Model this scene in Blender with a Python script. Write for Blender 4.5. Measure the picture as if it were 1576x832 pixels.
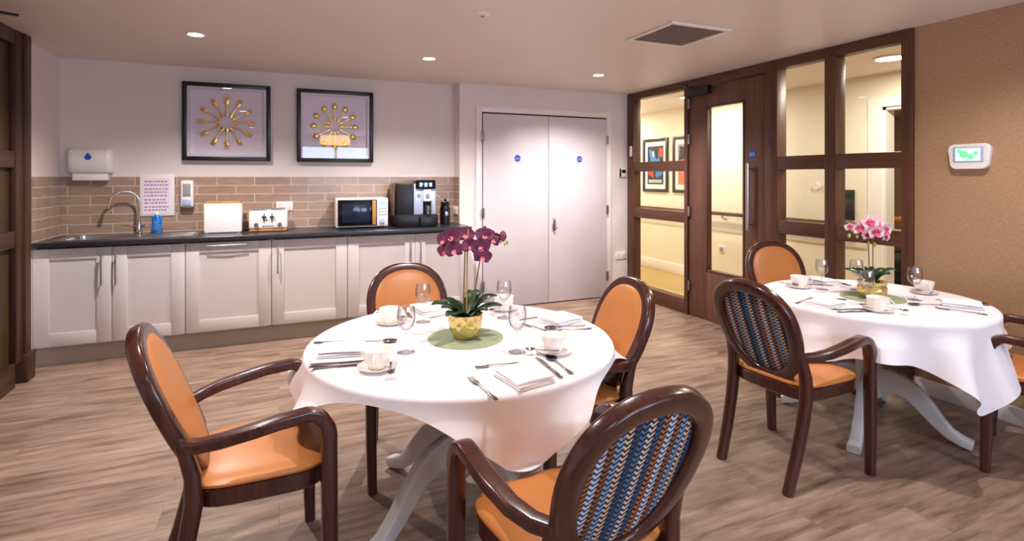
import bpy, bmesh, math, random
from mathutils import Vector, Matrix
random.seed(4)
PI = math.pi
S = bpy.context.scene
COL = S.collection
for o in list(bpy.data.objects): bpy.data.objects.remove(o)

# ------------------------------------------------------------------ camera, exposure, world
FPX, YAW, HCAM = 830.0, math.radians(23.3318), 1.40
cam = bpy.data.cameras.new('camera'); co = bpy.data.objects.new('camera', cam); COL.objects.link(co)
cam.sensor_width = 36.0; cam.lens = FPX/1576*36.0; cam.shift_y = -144/1576; cam.clip_start = .02
co.location = (0, 0, HCAM); co.rotation_euler = (PI/2, 0, -YAW)
S.camera = co
S.view_settings.view_transform = 'Standard'; S.view_settings.look = 'None'
S.view_settings.gamma = 1; S.view_settings.use_curve_mapping = False
S.view_settings.exposure = 0.12
W_DOWN = 48.0          # W of each room downlight
W_HALL = 30.0          # W of each corridor light
W_WIN = 65.0           # W of the dusk light at each window behind the camera
C_DOWN = (1.0, .90, .85)
C_HALL = (1.0, .90, .76)
w = bpy.data.worlds.new('world'); S.world = w; w.use_nodes = True
w.node_tree.nodes['Background'].inputs[0].default_value = (.20, .38, .85, 1)
w.node_tree.nodes['Background'].inputs[1].default_value = .7
S.cycles.use_denoising = True
S.cycles.max_bounces = 10; S.cycles.diffuse_bounces = 5; S.cycles.glossy_bounces = 4
S.cycles.transparent_max_bounces = 16; S.cycles.sample_clamp_indirect = 4
S.cycles.caustics_reflective = False; S.cycles.caustics_refractive = False

# ------------------------------------------------------------------ materials
def L(c):
    r = []
    for v in c[:3]:
        v = v/255.0
        r.append(v/12.92 if v <= .04045 else ((v+.055)/1.055)**2.4)
    return (r[0], r[1], r[2], 1)
class NT:
    def __init__(s, m): s.t = m.node_tree; s.n = s.t.nodes; s.l = s.t.links
    def new(s, t, **k):
        n = s.n.new(t)
        for a, b in k.items(): setattr(n, a, b)
        return n
    def link(s, a, b): s.l.new(a, b)
    def math(s, op, a, b=None, c=None):
        n = s.new('ShaderNodeMath', operation=op)
        for i, v in enumerate((a, b, c)):
            if v is None: continue
            if isinstance(v, (int, float)): n.inputs[i].default_value = v
            else: s.link(v, n.inputs[i])
        return n.outputs[0]
    def mix(s, f, a, b, mode='MIX'):
        n = s.new('ShaderNodeMix', data_type='RGBA', blend_type=mode)
        for i, v in ((0, f), (6, a), (7, b)):
            if isinstance(v, (int, float)): n.inputs[i].default_value = v
            elif isinstance(v, tuple): n.inputs[i].default_value = v
            else: s.link(v, n.inputs[i])
        return n.outputs[2]
    def xyz(s, mode='Object'):
        t = s.new('ShaderNodeTexCoord'); x = s.new('ShaderNodeSeparateXYZ'); s.link(t.outputs[mode], x.inputs[0])
        return x.outputs
    def vec(s, x, y, z=0.0):
        n = s.new('ShaderNodeCombineXYZ')
        for i, v in enumerate((x, y, z)):
            if isinstance(v, (int, float)): n.inputs[i].default_value = v
            else: s.link(v, n.inputs[i])
        return n.outputs[0]
    def noise(s, v, scale, detail=3, rough=.5):
        n = s.new('ShaderNodeTexNoise'); s.link(v, n.inputs['Vector']); n.inputs['Scale'].default_value = scale
        n.inputs['Detail'].default_value = detail; n.inputs['Roughness'].default_value = rough
        return n.outputs[0]
    def ramp(s, f, stops, const=False):
        n = s.new('ShaderNodeValToRGB'); s.link(f, n.inputs[0]); e = n.color_ramp.elements
        if const: n.color_ramp.interpolation = 'CONSTANT'
        while len(e) < len(stops): e.new(.5)
        for q, (p, c) in zip(e, stops): q.position = p; q.color = c
        return n.outputs[0]
    def bump(s, h, strength, dist, bsdf):
        b = s.new('ShaderNodeBump'); b.inputs['Strength'].default_value = strength; b.inputs['Distance'].default_value = dist
        s.link(h, b.inputs['Height']); s.link(b.outputs[0], bsdf.inputs['Normal'])
def pm(name, col, rough=.5, metal=0.0, coat=0.0, spec=.5, emit=None, es=0.0, var=0.0, vs=6.0, bump=0.0, bs=200.0, sheen=0.0):
    m = bpy.data.materials.new(name); m.use_nodes = True; t = NT(m); b = t.n['Principled BSDF']
    b.inputs['Base Color'].default_value = L(col); b.inputs['Roughness'].default_value = rough
    b.inputs['Metallic'].default_value = metal; b.inputs['Coat Weight'].default_value = coat
    b.inputs['Coat Roughness'].default_value = .12
    b.inputs['Specular IOR Level'].default_value = spec
    b.inputs['Sheen Weight'].default_value = sheen
    if emit: b.inputs['Emission Color'].default_value = L(emit); b.inputs['Emission Strength'].default_value = es
    tc = t.new('ShaderNodeTexCoord')
    if var or not emit:
        f = t.noise(tc.outputs['Object'], vs, 4); v = max(var, .02)
        d = tuple(max(0, x*(1-v)) for x in L(col)[:3])+(1,); u = tuple(min(1, x*(1+v)) for x in L(col)[:3])+(1,)
        t.link(t.ramp(f, [(.3, d), (.7, u)]), b.inputs['Base Color'])
    if bump: t.bump(t.noise(tc.outputs['Object'], bs, 2), bump, .002, b)
    return m
def wood(name, dark, light, axis, rough=.4, coat=0.0, scale=1.0):
    m = bpy.data.materials.new(name); m.use_nodes = True; t = NT(m); b = t.n['Principled BSDF']
    x, y, z = t.xyz()
    k = [26*scale]*3; k[axis] = 1.3*scale
    v = t.vec(t.math('MULTIPLY', x, k[0]), t.math('MULTIPLY', y, k[1]), t.math('MULTIPLY', z, k[2]))
    f = t.noise(v, 1.0, 6, .6); g = t.noise(v, 4.0, 2)
    f2 = t.math('ADD', t.math('MULTIPLY', f, .8), t.math('MULTIPLY', g, .2))
    t.link(t.ramp(f2, [(.32, L(dark)), (.68, L(light))]), b.inputs['Base Color'])
    b.inputs['Roughness'].default_value = rough; b.inputs['Coat Weight'].default_value = coat; b.inputs['Coat Roughness'].default_value = .15
    t.bump(f2, .15, .002, b)
    return m
def glassm(name, tint=(1, 1, 1), ior=1.45, gain=1.0, edge=0):
    m = bpy.data.materials.new(name); m.use_nodes = True; t = NT(m); t.n.remove(t.n['Principled BSDF'])
    tr = t.new('ShaderNodeBsdfTransparent'); tr.inputs[0].default_value = (*tint, 1)
    if edge:
        lw = t.new('ShaderNodeLayerWeight'); lw.inputs[0].default_value = .5
        t.link(t.mix(t.math('POWER', lw.outputs['Facing'], 2.5), (*tint, 1), (edge, edge*.96, edge, 1)), tr.inputs[0])
    gl = t.new('ShaderNodeBsdfGlossy'); gl.inputs['Roughness'].default_value = .01; gl.inputs[0].default_value = (.9, .9, .9, 1)
    fr = t.new('ShaderNodeLayerWeight'); fr.inputs[0].default_value = .5
    f0 = ((ior-1)/(ior+1))**2
    fc = t.math('ADD', t.math('MULTIPLY', t.math('POWER', fr.outputs['Facing'], 4.0), 1-f0), f0)
    mx = t.new('ShaderNodeMixShader'); t.link(t.math('MULTIPLY', fc, gain), mx.inputs[0])
    t.link(tr.outputs[0], mx.inputs[1]); t.link(gl.outputs[0], mx.inputs[2])
    t.link(mx.outputs[0], t.n['Material Output'].inputs[0])
    return m
M = {}
M['wall'] = pm('wall paint', (226, 219, 216), .7, var=.02, vs=2)
M['ceiling'] = pm('ceiling paint', (232, 220, 215), .45, var=.015, vs=2)
M['cream'] = pm('corridor paint', (234, 228, 212), .7)
M['tanwall'] = pm('lounge wall paint', (190, 158, 118), .8)
M['gloss_white'] = pm('white gloss paint', (236, 232, 230), .35)
M['door_white'] = pm('door paint', (212, 206, 214), .45)
M['cab'] = pm('cabinet paint', (200, 195, 193), .5)
M['plinth'] = pm('plinth paint', (164, 156, 148), .5)
M['worktop'] = pm('worktop laminate', (34, 34, 42), .28, var=.3, vs=60)
M['steel'] = pm('brushed steel', (200, 198, 196), .25, 1.0)
M['chrome'] = pm('chrome', (225, 225, 228), .08, 1.0)
M['dark_steel'] = pm('satin steel', (150, 145, 140), .35, 1.0)
M['cutlery'] = pm('cutlery steel', (150, 142, 138), .16, 1.0)
M['black'] = pm('black plastic', (16, 16, 18), .35)
M['black_gloss'] = pm('black gloss', (10, 10, 14), .08)
M['frame_black'] = pm('black frame', (22, 18, 20), .35)
M['mat'] = pm('mount board', (240, 230, 238), .8)
M['mat_edge'] = pm('mount edge', (232, 226, 232), .8)
M['white_plastic'] = pm('white plastic', (236, 232, 230), .3)
M['grey_plastic'] = pm('grey plastic', (150, 150, 152), .35)
M['ceramic'] = pm('white china', (246, 240, 234), .15, coat=.5)
M['linen'] = pm('white linen', (240, 237, 242), .85, bump=.12, bs=420, sheen=.2)
M['napkin'] = pm('napkin linen', (250, 248, 250), .9, bump=.15, bs=500)
M['mahog'] = wood('mahogany', (46, 19, 14), (80, 36, 26), 2, .25, .4, .8)
M['orange'] = pm('tan leather', (192, 123, 64), .38, var=.08, vs=5, bump=.1, bs=350)
M['walnut_v'] = wood('walnut upright', (66, 38, 26), (104, 64, 44), 2, .42)
M['walnut_h'] = wood('walnut rail', (66, 38, 26), (104, 64, 44), 1, .42)
M['walnut_door'] = wood('walnut door veneer', (80, 50, 37), (112, 74, 56), 2, .45)
M['old_v'] = wood('dark timber upright', (44, 25, 13), (78, 48, 26), 2, .45)
M['old_h'] = wood('dark timber rail', (44, 25, 13), (78, 48, 26), 1, .45)
M['old_panel'] = wood('dark timber board', (48, 34, 18), (80, 58, 32), 2, .5)
M['gold'] = pm('gold', (232, 180, 80), .25, 1.0)
M['table_white'] = pm('table paint', (214, 212, 210), .35)
M['brown_rim'] = wood('table top wood', (70, 36, 24), (100, 56, 38), 0, .4)
M['greenmat'] = pm('sage placemat', (150, 164, 132), .8, var=.06, vs=40, bump=.4, bs=300)
M['leaf'] = pm('orchid leaf', (30, 66, 36), .35, var=.3, vs=12)
M['stemw'] = pm('orchid stem', (120, 96, 66), .6)
M['stake'] = pm('bamboo stake', (196, 142, 84), .5)
M['petal_purple'] = pm('purple petal', (112, 44, 80), .6, var=.45, vs=40)
M['petal_white'] = pm('pink and white petal', (232, 196, 206), .6, var=.1, vs=40)
M['petal_pink'] = pm('deep pink petal centre', (196, 60, 100), .6, var=.25, vs=50)
M['lip'] = pm('orchid lip', (206, 110, 130), .6)
M['bud'] = pm('orchid bud', (170, 180, 70), .6)
M['soil'] = pm('soil moss', (50, 40, 28), .95, var=.4, vs=60)
M['blue'] = pm('sign blue', (26, 84, 190), .4)
M['soapblue'] = pm('blue washing up liquid', (10, 110, 200), .15, coat=.5)
M['paper'] = pm('paper', (232, 222, 236), .8)
M['ink'] = pm('purple print', (150, 80, 130), .8)
M['white_ink'] = pm('white print', (240, 240, 245), .6)
M['bamboo'] = pm('bamboo edge', (190, 130, 70), .5)
M['lens'] = pm('lamp lens', (255, 250, 240), .5, emit=(255, 240, 225), es=22)
M['drum'] = pm('lit drum shade', (255, 225, 170), .6, emit=(255, 200, 120), es=9)
M['screen_lcd'] = pm('lit screen', (190, 235, 215), .3, emit=(175, 232, 212), es=.75)
M['led_blue'] = pm('lit display', (120, 160, 255), .3, emit=(110, 150, 255), es=1.2)
M['green_lit'] = pm('lit green picture', (110, 215, 150), .3, emit=(100, 210, 140), es=.75)
M['carpet'] = pm('corridor carpet', (176, 150, 100), .95, var=.1, vs=60, bump=.4, bs=400)
M['glass'] = glassm('window glass', (.97, .98, .96), 1.35, .6)
M['frame_glass'] = glassm('picture glass', (.98, .98, 1), 1.5, 1.0)
M['wine_glass'] = glassm('wine glass', (.97, .97, .975), 1.9, .9, .38)
M['throw'] = pm('orange throw', (190, 112, 44), .9, var=.25, vs=40, bump=.6, bs=60)
M['sofa'] = pm('dark sofa', (40, 34, 34), .7)
M['red'] = pm('poster red', (200, 62, 44), .6)
M['pblue'] = pm('poster blue', (50, 120, 190), .6)
M['orange_p'] = pm('poster orange', (226, 112, 60), .6)
M['pdark'] = pm('poster black', (40, 34, 40), .6)
M['pgrey'] = pm('poster grey', (150, 146, 150), .6)
M['grille'] = pm('grille grey', (196, 182, 174), .5)
M['smoke'] = pm('tinted tank', (96, 76, 62), .12)
M['silver'] = pm('silver plastic', (178, 192, 222), .25, .15)

def tiles():
    m = bpy.data.materials.new('brown wall tiles'); m.use_nodes = True; t = NT(m); b = t.n['Principled BSDF']
    x, y, z = t.xyz()
    u = t.math('ADD', t.math('SUBTRACT', x, y), .17)
    v = t.math('SUBTRACT', z, .925)
    n = t.new('ShaderNodeTexBrick'); t.link(t.vec(u, v), n.inputs['Vector']); n.offset = .5
    for k, val in (('Scale', 1.0), ('Mortar Size', .0035), ('Brick Width', .31), ('Row Height', .0795), ('Mortar Smooth', .15), ('Bias', 0.0)): n.inputs[k].default_value = val
    n.inputs['Color1'].default_value = L((176, 148, 128)); n.inputs['Color2'].default_value = L((156, 129, 111)); n.inputs['Mortar'].default_value = L((226, 212, 202))
    f = t.noise(t.vec(t.math('MULTIPLY', u, 3), t.math('MULTIPLY', v, 14)), 3, 4)
    t.link(t.mix(.28, n.outputs[0], t.ramp(f, [(.3, L((118, 94, 78))), (.7, L((190, 164, 142)))])), b.inputs['Base Color'])
    b.inputs['Roughness'].default_value = .22
    t.bump(t.math('SUBTRACT', 1.0, n.outputs['Fac']), .6, .003, b)
    return m
M['tiles'] = tiles()
def floor_mat():
    m = bpy.data.materials.new('oak plank floor'); m.use_nodes = True; t = NT(m); b = t.n['Principled BSDF']
    x, y, z = t.xyz()
    n = t.new('ShaderNodeTexBrick'); t.link(t.vec(x, y), n.inputs['Vector']); n.offset = .37; n.offset_frequency = 2
    for k, val in (('Scale', 1.0), ('Mortar Size', .0012), ('Brick Width', 1.22), ('Row Height', .18), ('Mortar Smooth', .1), ('Bias', 0.0)): n.inputs[k].default_value = val
    n.inputs['Color1'].default_value = (0, 0, 0, 1); n.inputs['Color2'].default_value = (1, 1, 1, 1); n.inputs['Mortar'].default_value = (.3, .3, .3, 1)
    sep = t.new('ShaderNodeSeparateColor'); t.link(n.outputs[0], sep.inputs[0]); r = sep.outputs[0]
    v = t.vec(t.math('MULTIPLY', x, 2.0), t.math('MULTIPLY', y, 13.0), t.math('MULTIPLY', r, 7.0))
    g = t.noise(v, 1.6, 7, .62)
    v2 = t.vec(t.math('MULTIPLY', x, 4.0), t.math('MULTIPLY', y, 60.0), t.math('MULTIPLY', r, 5.0))
    h = t.noise(v2, 1.0, 3, .5)
    f = t.math('ADD', t.math('ADD', t.math('MULTIPLY', g, .80), t.math('MULTIPLY', r, .10)), t.math('MULTIPLY', h, .14))
    c = t.ramp(f, [(.36, L((100, 79, 66))), (.50, L((136, 113, 98))), (.70, L((166, 142, 125)))])
    c = t.mix(t.math('MULTIPLY', n.outputs['Fac'], .45), c, L((80, 60, 48)))
    t.link(c, b.inputs['Base Color']); b.inputs['Roughness'].default_value = .40; b.inputs['Specular IOR Level'].default_value = .45
    t.bump(f, .12, .002, b)
    return m
M['floor'] = floor_mat()
def wallpaper():
    m = bpy.data.materials.new('brown woven wallpaper'); m.use_nodes = True; t = NT(m); b = t.n['Principled BSDF']
    x, y, z = t.xyz()
    f = t.noise(t.vec(t.math('MULTIPLY', y, 160), t.math('MULTIPLY', z, 60)), 1.0, 3)
    g = t.noise(t.vec(t.math('MULTIPLY', y, 30), t.math('MULTIPLY', z, 260)), 1.0, 2)
    s = t.math('ADD', t.math('MULTIPLY', f, .6), t.math('MULTIPLY', g, .4))
    t.link(t.ramp(s, [(.35, L((158, 126, 95))), (.65, L((184, 150, 116)))]), b.inputs['Base Color'])
    b.inputs['Roughness'].default_value = .6; t.bump(s, .12, .002, b)
    return m
M['wallpaper'] = wallpaper()
def herring():
    m = bpy.data.materials.new('striped chevron fabric'); m.use_nodes = True; t = NT(m); b = t.n['Principled BSDF']
    x, y, z = t.xyz()
    u = t.math('DIVIDE', t.math('ADD', x, 1.0), .0215)
    fu = t.math('FRACT', u); idx = t.math('FLOOR', u)
    a = t.math('ABSOLUTE', t.math('SUBTRACT', fu, .5))
    st = t.math('FRACT', t.math('ADD', t.math('DIVIDE', z, .0150), t.math('MULTIPLY', a, -1.15)))
    on = t.math('GREATER_THAN', st, .50)
    k = t.math('FRACT', t.math('ADD', t.math('DIVIDE', idx, 9.0), .02))
    cols = [(72, 112, 148), (206, 196, 188), (46, 82, 122), (176, 104, 50), (196, 202, 212), (146, 84, 38), (126, 158, 184), (212, 184, 160), (38, 68, 104)]
    base = t.ramp(k, [(i/9.0, L(c)) for i, c in enumerate(cols)], True)
    dcols = [(18, 24, 44), (60, 36, 26), (12, 18, 36), (20, 16, 20), (50, 74, 112), (16, 12, 18), (26, 50, 84), (50, 30, 22), (10, 14, 28)]
    dark = t.ramp(k, [(i/9.0, L(c)) for i, c in enumerate(dcols)], True)
    t.link(t.mix(on, dark, base), b.inputs['Base Color']); b.inputs['Roughness'].default_value = .85
    return m
M['herring'] = herring()
def pot_gold():
    m = pm('hammered gold glaze', (226, 200, 128), .2, .75)
    t = NT(m); b = t.n['Principled BSDF']; tc = t.new('ShaderNodeTexCoord')
    v = t.new('ShaderNodeTexVoronoi'); t.link(tc.outputs['Object'], v.inputs[0]); v.inputs['Scale'].default_value = 38
    t.bump(v.outputs[0], .9, .006, b); return m
M['potgold'] = pot_gold()

# ------------------------------------------------------------------ mesh helpers
def V(*a): return Vector(a)
class MB:
    def __init__(s): s.b = bmesh.new()
    def box(s, x0, x1, y0, y1, z0, z1, bev=0.0, seg=2):
        c = V((x0+x1)/2, (y0+y1)/2, (z0+z1)/2)
        r = bmesh.ops.create_cube(s.b, size=1.0, matrix=Matrix.Translation(c) @ Matrix.Diagonal((abs(x1-x0), abs(y1-y0), abs(z1-z0), 1)))
        if bev:
            es = {e for v in r['verts'] for e in v.link_edges}
            bmesh.ops.bevel(s.b, geom=list(es), offset=bev, segments=seg, affect='EDGES', profile=.5)
        return s
    def loft(s, rings, closed=True, cap=True):
        vs = [[s.b.verts.new(p) for p in r] for r in rings]
        n = len(vs[0])
        for a, c in zip(vs, vs[1:]):
            for i in range(n if closed else n-1):
                j = (i+1) % n
                try: s.b.faces.new((a[i], a[j], c[j], c[i]))
                except ValueError: pass
        if cap and closed:
            for r in (vs[0], vs[-1]):
                try: s.b.faces.new(r)
                except ValueError: pass
        return s
    def lathe(s, prof, n=32, c=(0, 0), cap=True):
        rings = [[V(c[0]+r*math.cos(2*PI*i/n), c[1]+r*math.sin(2*PI*i/n), z) for i in range(n)] for r, z in prof]
        return s.loft(rings, True, cap)
    def tube(s, pts, r, n=10, cap=True):
        pts = [Vector(p) for p in pts]; m = len(pts)
        rs = r if isinstance(r, (list, tuple)) else [r]*m
        rings = []; up = None
        for i, p in enumerate(pts):
            t = (pts[min(i+1, m-1)]-pts[max(i-1, 0)]).normalized()
            if up is None: up = V(0, 0, 1) if abs(t.z) < .9 else V(1, 0, 0)
            a = t.cross(up).normalized(); up = a.cross(t).normalized()
            rings.append([p+(a*math.cos(2*PI*k/n)+up*math.sin(2*PI*k/n))*rs[i] for k in range(n)])
        return s.loft(rings, True, cap)
    def sweep(s, pts, ws, hs, side, n=16, e=3.6, cap=True):
        # rounded rectangular section; ws runs along 'side'
        pts = [Vector(p) for p in pts]; m = len(pts); rings = []; side = Vector(side)
        ws = ws if isinstance(ws, (list, tuple)) else [ws]*m; hs = hs if isinstance(hs, (list, tuple)) else [hs]*m
        for i, p in enumerate(pts):
            t = (pts[min(i+1, m-1)]-pts[max(i-1, 0)]).normalized()
            a = (side-t*side.dot(t)).normalized(); u = t.cross(a)
            ring = []
            for k in range(n):
                q = 2*PI*(k+.5)/n; cq, sq = math.cos(q), math.sin(q)
                ring.append(p + a*(ws[i]/2*math.copysign(abs(cq)**(2/e), cq)) + u*(hs[i]/2*math.copysign(abs(sq)**(2/e), sq)))
            rings.append(ring)
        return s.loft(rings, True, cap)
    def egg(s, a, ru, rv):
        ca, sa = math.cos(a), math.sin(a); e = 2.25
        ca = math.copysign(abs(ca)**(2/e), ca); sa = math.copysign(abs(sa)**(2/e), sa)
        return ca*ru*(1+.11*sa), sa*rv
    def ring(s, c, ru, rv, U, Vv, N, wr, tn, n=64, sec=16, e=4.5):
        # elliptical picture-frame ring centred c in plane U,V with normal N
        rings = []
        for i in range(n):
            a = 2*PI*i/n; p0, p1, p2 = s.egg(a, ru, rv), s.egg(a+.01, ru, rv), s.egg(a-.01, ru, rv)
            o = U*p0[0]+Vv*p0[1]; tt = U*(p1[0]-p2[0])+Vv*(p1[1]-p2[1]); nd = tt.cross(N).normalized()
            if nd.dot(o) < 0: nd = -nd
            rg = []
            for k in range(sec):
                q = 2*PI*(k+.5)/sec; cq, sq = math.cos(q), math.sin(q)
                rg.append(c+o+nd*(-wr/2+wr/2*math.copysign(abs(cq)**(2/e), cq))+N*(tn/2*math.copysign(abs(sq)**(2/e), sq)))
            rings.append(rg)
        rings.append(rings[0])
        s.loft(rings, True, False); return s
    def prism(s, poly, z0, z1):
        return s.loft([[V(x, y, z0) for x, y in poly], [V(x, y, z1) for x, y in poly]])
    def build(s, name, mat, parent=None, smooth=35, weld=False):
        if weld: bmesh.ops.remove_doubles(s.b, verts=s.b.verts, dist=1e-6)
        bmesh.ops.recalc_face_normals(s.b, faces=s.b.faces)
        me = bpy.data.meshes.new(name); s.b.to_mesh(me); s.b.free()
        me.materials.append(M[mat] if isinstance(mat, str) else mat)
        if smooth:
            me.polygons.foreach_set('use_smooth', [True]*len(me.polygons)); me.set_sharp_from_angle(angle=math.radians(smooth))
        o = bpy.data.objects.new(name, me); COL.objects.link(o)
        if parent: o.parent = parent
        return o
def thing(name, label, cat, loc=(0, 0, 0), rz=0.0, group=None):
    o = bpy.data.objects.new(name, None); COL.objects.link(o); o.empty_display_size = .05
    o.location = loc; o.rotation_euler = (0, 0, rz); o['label'] = label; o['category'] = cat
    if group: o['group'] = group
    return o
def tag(o, label, cat, group=None, loc=None, rz=None):
    o['label'] = label; o['category'] = cat
    if group: o['group'] = group
    if loc: o.location = loc
    if rz is not None: o.rotation_euler = (0, 0, rz)
    return o
def struct(o): o['kind'] = 'structure'; return o
def sbox(name, mat, *a, bev=0.0): return struct(MB().box(*a, bev=bev).build(name, mat))
def dup(root, loc, rz, label, group=None):
    r = root.copy(); COL.objects.link(r); r.location = loc; r.rotation_euler = (0, 0, rz); r['label'] = label
    if group: r['group'] = group
    for ch in list(root.children):
        c = ch.copy(); COL.objects.link(c); c.parent = r
        for g in list(ch.children):
            d = g.copy(); COL.objects.link(d); d.parent = c
    return r
def text(name, s, size, mat, loc, rot, parent=None, ext=.0004):
    c = bpy.data.curves.new(name, 'FONT'); c.body = s; c.size = size; c.extrude = ext; c.align_x = 'CENTER'; c.align_y = 'CENTER'
    c.materials.append(M[mat]); o = bpy.data.objects.new(name, c); COL.objects.link(o); o.location = loc; o.rotation_euler = rot
    if parent: o.parent = parent
    return o

# ------------------------------------------------------------------ room shell
CZ = 2.38; XL = -1.66; XR = 3.83; YD = 5.36; YT = 5.55; YB = -2.6; XC = 1.72
sbox('floor', 'floor', XL-.1, XR+.06, YB-.1, YT+.1, -.1, 0)
sbox('ceiling', 'ceiling', XL-.1, XR+.1, YB-.1, YT+.1, CZ, CZ+.1)
sbox('wall_kitchen', 'wall', XL-.1, XC, YT, YT+.1, 0, CZ)
sbox('wall_cupboard', 'wall', XC, XR+.1, YD, YT+.1, 0, CZ)
sbox('wall_left', 'wall', XL-.1, XL, YB, YT, 0, CZ)
sbox('wall_right', 'wallpaper', XR, XR+.1, YB, 2.205, 0, CZ)
def wall_with_windows():
    m = MB(); wins = [(.45, 2.05), (2.35, 3.6)]; z0, z1 = 1.0, 2.16
    m.box(XL-.1, XR+.1, YB-.1, YB, 0, z0); m.box(XL-.1, XR+.1, YB-.1, YB, z1, CZ)
    xs = [XL-.1, .45, 2.05, 2.35, 3.6, XR+.1]
    for i in (0, 2, 4): m.box(xs[i], xs[i+1], YB-.1, YB, z0, z1)
    struct(m.build('wall_back', 'wall'))
    for i, (a, b) in enumerate(wins):
        f = MB()
        for q in ((a, a+.05), (b-.05, b), ((a+b)/2-.025, (a+b)/2+.025)): f.box(q[0], q[1], YB-.07, YB-.02, z0, z1)
        for q in ((z0, z0+.05), (z1-.05, z1)): f.box(a, b, YB-.07, YB-.02, q[0], q[1])
        fo = struct(f.build('window_%d' % (i+1), 'gloss_white'))
        MB().box(a+.04, b-.04, YB-.05, YB-.044, z0+.04, z1-.04).build('window_pane', 'glass', fo)
        l = bpy.data.lights.new('window_daylight', 'AREA'); l.shape = 'RECTANGLE'; l.size = b-a; l.size_y = z1-z0; l.energy = W_WIN; l.color = (.52, .69, 1.0)
        lo = bpy.data.objects.new('window_daylight', l); COL.objects.link(lo); lo.location = ((a+b)/2, YB-.14, (z0+z1)/2); 
        lo.rotation_euler = Vector((0, 1, 0)).to_track_quat('-Z', 'Z').to_euler()
wall_with_windows()
# skirting boards
sbox('baseboard_right', 'gloss_white', XR-.016, XR, YB, 2.205, 0, .10, bev=.004)
sbox('baseboard_cupboard', 'gloss_white', 3.58, XR-.01, YD-.016, YD, 0, .10, bev=.004)
sbox('baseboard_left', 'gloss_white', XL, XL+.016, YB, 3.2, 0, .10, bev=.004)
# tiled splashback (kitchen wall, left return and right return)
tl = MB(); tl.box(XL, XC, YT-.01, YT, .915, 1.403); tl.box(XL, XL+.01, 4.90, YT-.01, .915, 1.403); tl.box(XC-.008, XC, YD+.002, YT-.01, .915, 1.403)
struct(tl.build('wall_tiles', 'tiles'))

# ------------------------------------------------------------------ corridor and lounge beyond the glass
XH = 5.25
sbox('floor_corridor', 'carpet', XR+.06, 9.3, -.8, 8.4, -.1, 0)
sbox('ceiling_corridor', 'ceiling', XR+.1, 9.3, -.8, 8.4, CZ, CZ+.1)
sbox('wall_corridor_end', 'cream', XR, XH, 8.3, 8.4, 0, CZ)
sbox('wall_corridor_near', 'cream', XR+.1, 9.3, -.8, -.7, 0, CZ)
sbox('wall_corridor_side', 'cream', XR, XR+.1, YT+.1, 8.3, 0, CZ)
DY0, DY1 = 2.35, 3.30
m = MB(); m.box(XH, XH+.12, DY1, 8.4, 0, CZ); m.box(XH, XH+.12, -.8, DY0, 0, CZ); m.box(XH, XH+.12, DY0, DY1, 2.06, CZ)
struct(m.build('wall_corridor', 'cream'))
m = MB()
for y in (DY1, DY0-.07): m.box(XH-.02, XH, y+.0, y+.13 if y == DY1 else y+.07, 0, 2.06)
m.box(XH-.02, XH, DY0-.07, DY1+.13, 2.06, 2.14)
m.box(XH, XH+.12, DY1-.03, DY1, 0, 2.06); m.box(XH, XH+.12, DY0, DY0+.03, 0, 2.06); m.box(XH, XH+.12, DY0, DY1, 2.03, 2.06)
struct(m.build('trim_1', 'gloss_white'))
sbox('baseboard_corridor', 'gloss_white', XH-.018, XH, DY1+.13, 8.3, 0, .15, bev=.005)
sbox('wall_lounge', 'tanwall', 9.2, 9.3, -.7, 8.4, 0, CZ)
sbox('wall_lounge_side', 'tanwall', XH+.12, 9.2, 8.3, 8.4, 0, CZ)
# corridor handrail with brackets
hr = thing('handrail', 'long brown timber handrail on brackets along the cream corridor wall', 'handrail', (XH, 0, 0))
MB().sweep([(-.07, 3.48, .93), (-.07, 5.8, .93), (-.07, 8.25, .93)], .035, .045, (1, 0, 0)).build('rail', 'walnut_h', hr)
for y in (3.7, 4.5, 5.25, 6.1, 7.0, 7.9):
    MB().tube([(-.002, y, .86), (-.03, y, .86), (-.06, y, .875), (-.07, y, .905)], .008, 8).lathe([(.02, 0), (.02, .001)], 12, (-50, 0)).b.free() if False else \
        MB().tube([(-.002, y, .86), (-.03, y, .86), (-.06, y, .875), (-.07, y, .91)], .009, 8).build('bracket', 'dark_steel', hr)
MB().box(-.012, 0, 3.45, 8.25, .70, .80, .003).build('dado_rail', 'gloss_white', hr)
def wall_fix(name, label, cat, X, Y, Z, wdt, h, d, mat, face=-1):
    t = thing(name, label, cat, (X, Y, Z)); return t
so = thing('socket', 'single white corridor socket seen through the door glass', 'socket', (XH, 5.32, .47))
MB().box(-.012, 0, -.043, .043, -.043, .043, .004).build('plate', 'white_plastic', so)
MB().box(-.0175, -.012, -.028, .028, -.028, .028, .003).build('switch', 'grey_plastic', so)
so = thing('wall_sensor', 'small pale round sensor on the corridor wall beyond the glass', 'sensor', (XH, 3.98, 1.30))
MB().tube([(0, 0, 0), (-.02, 0, 0)], .04, 20).build('body', 'white_plastic', so)
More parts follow.
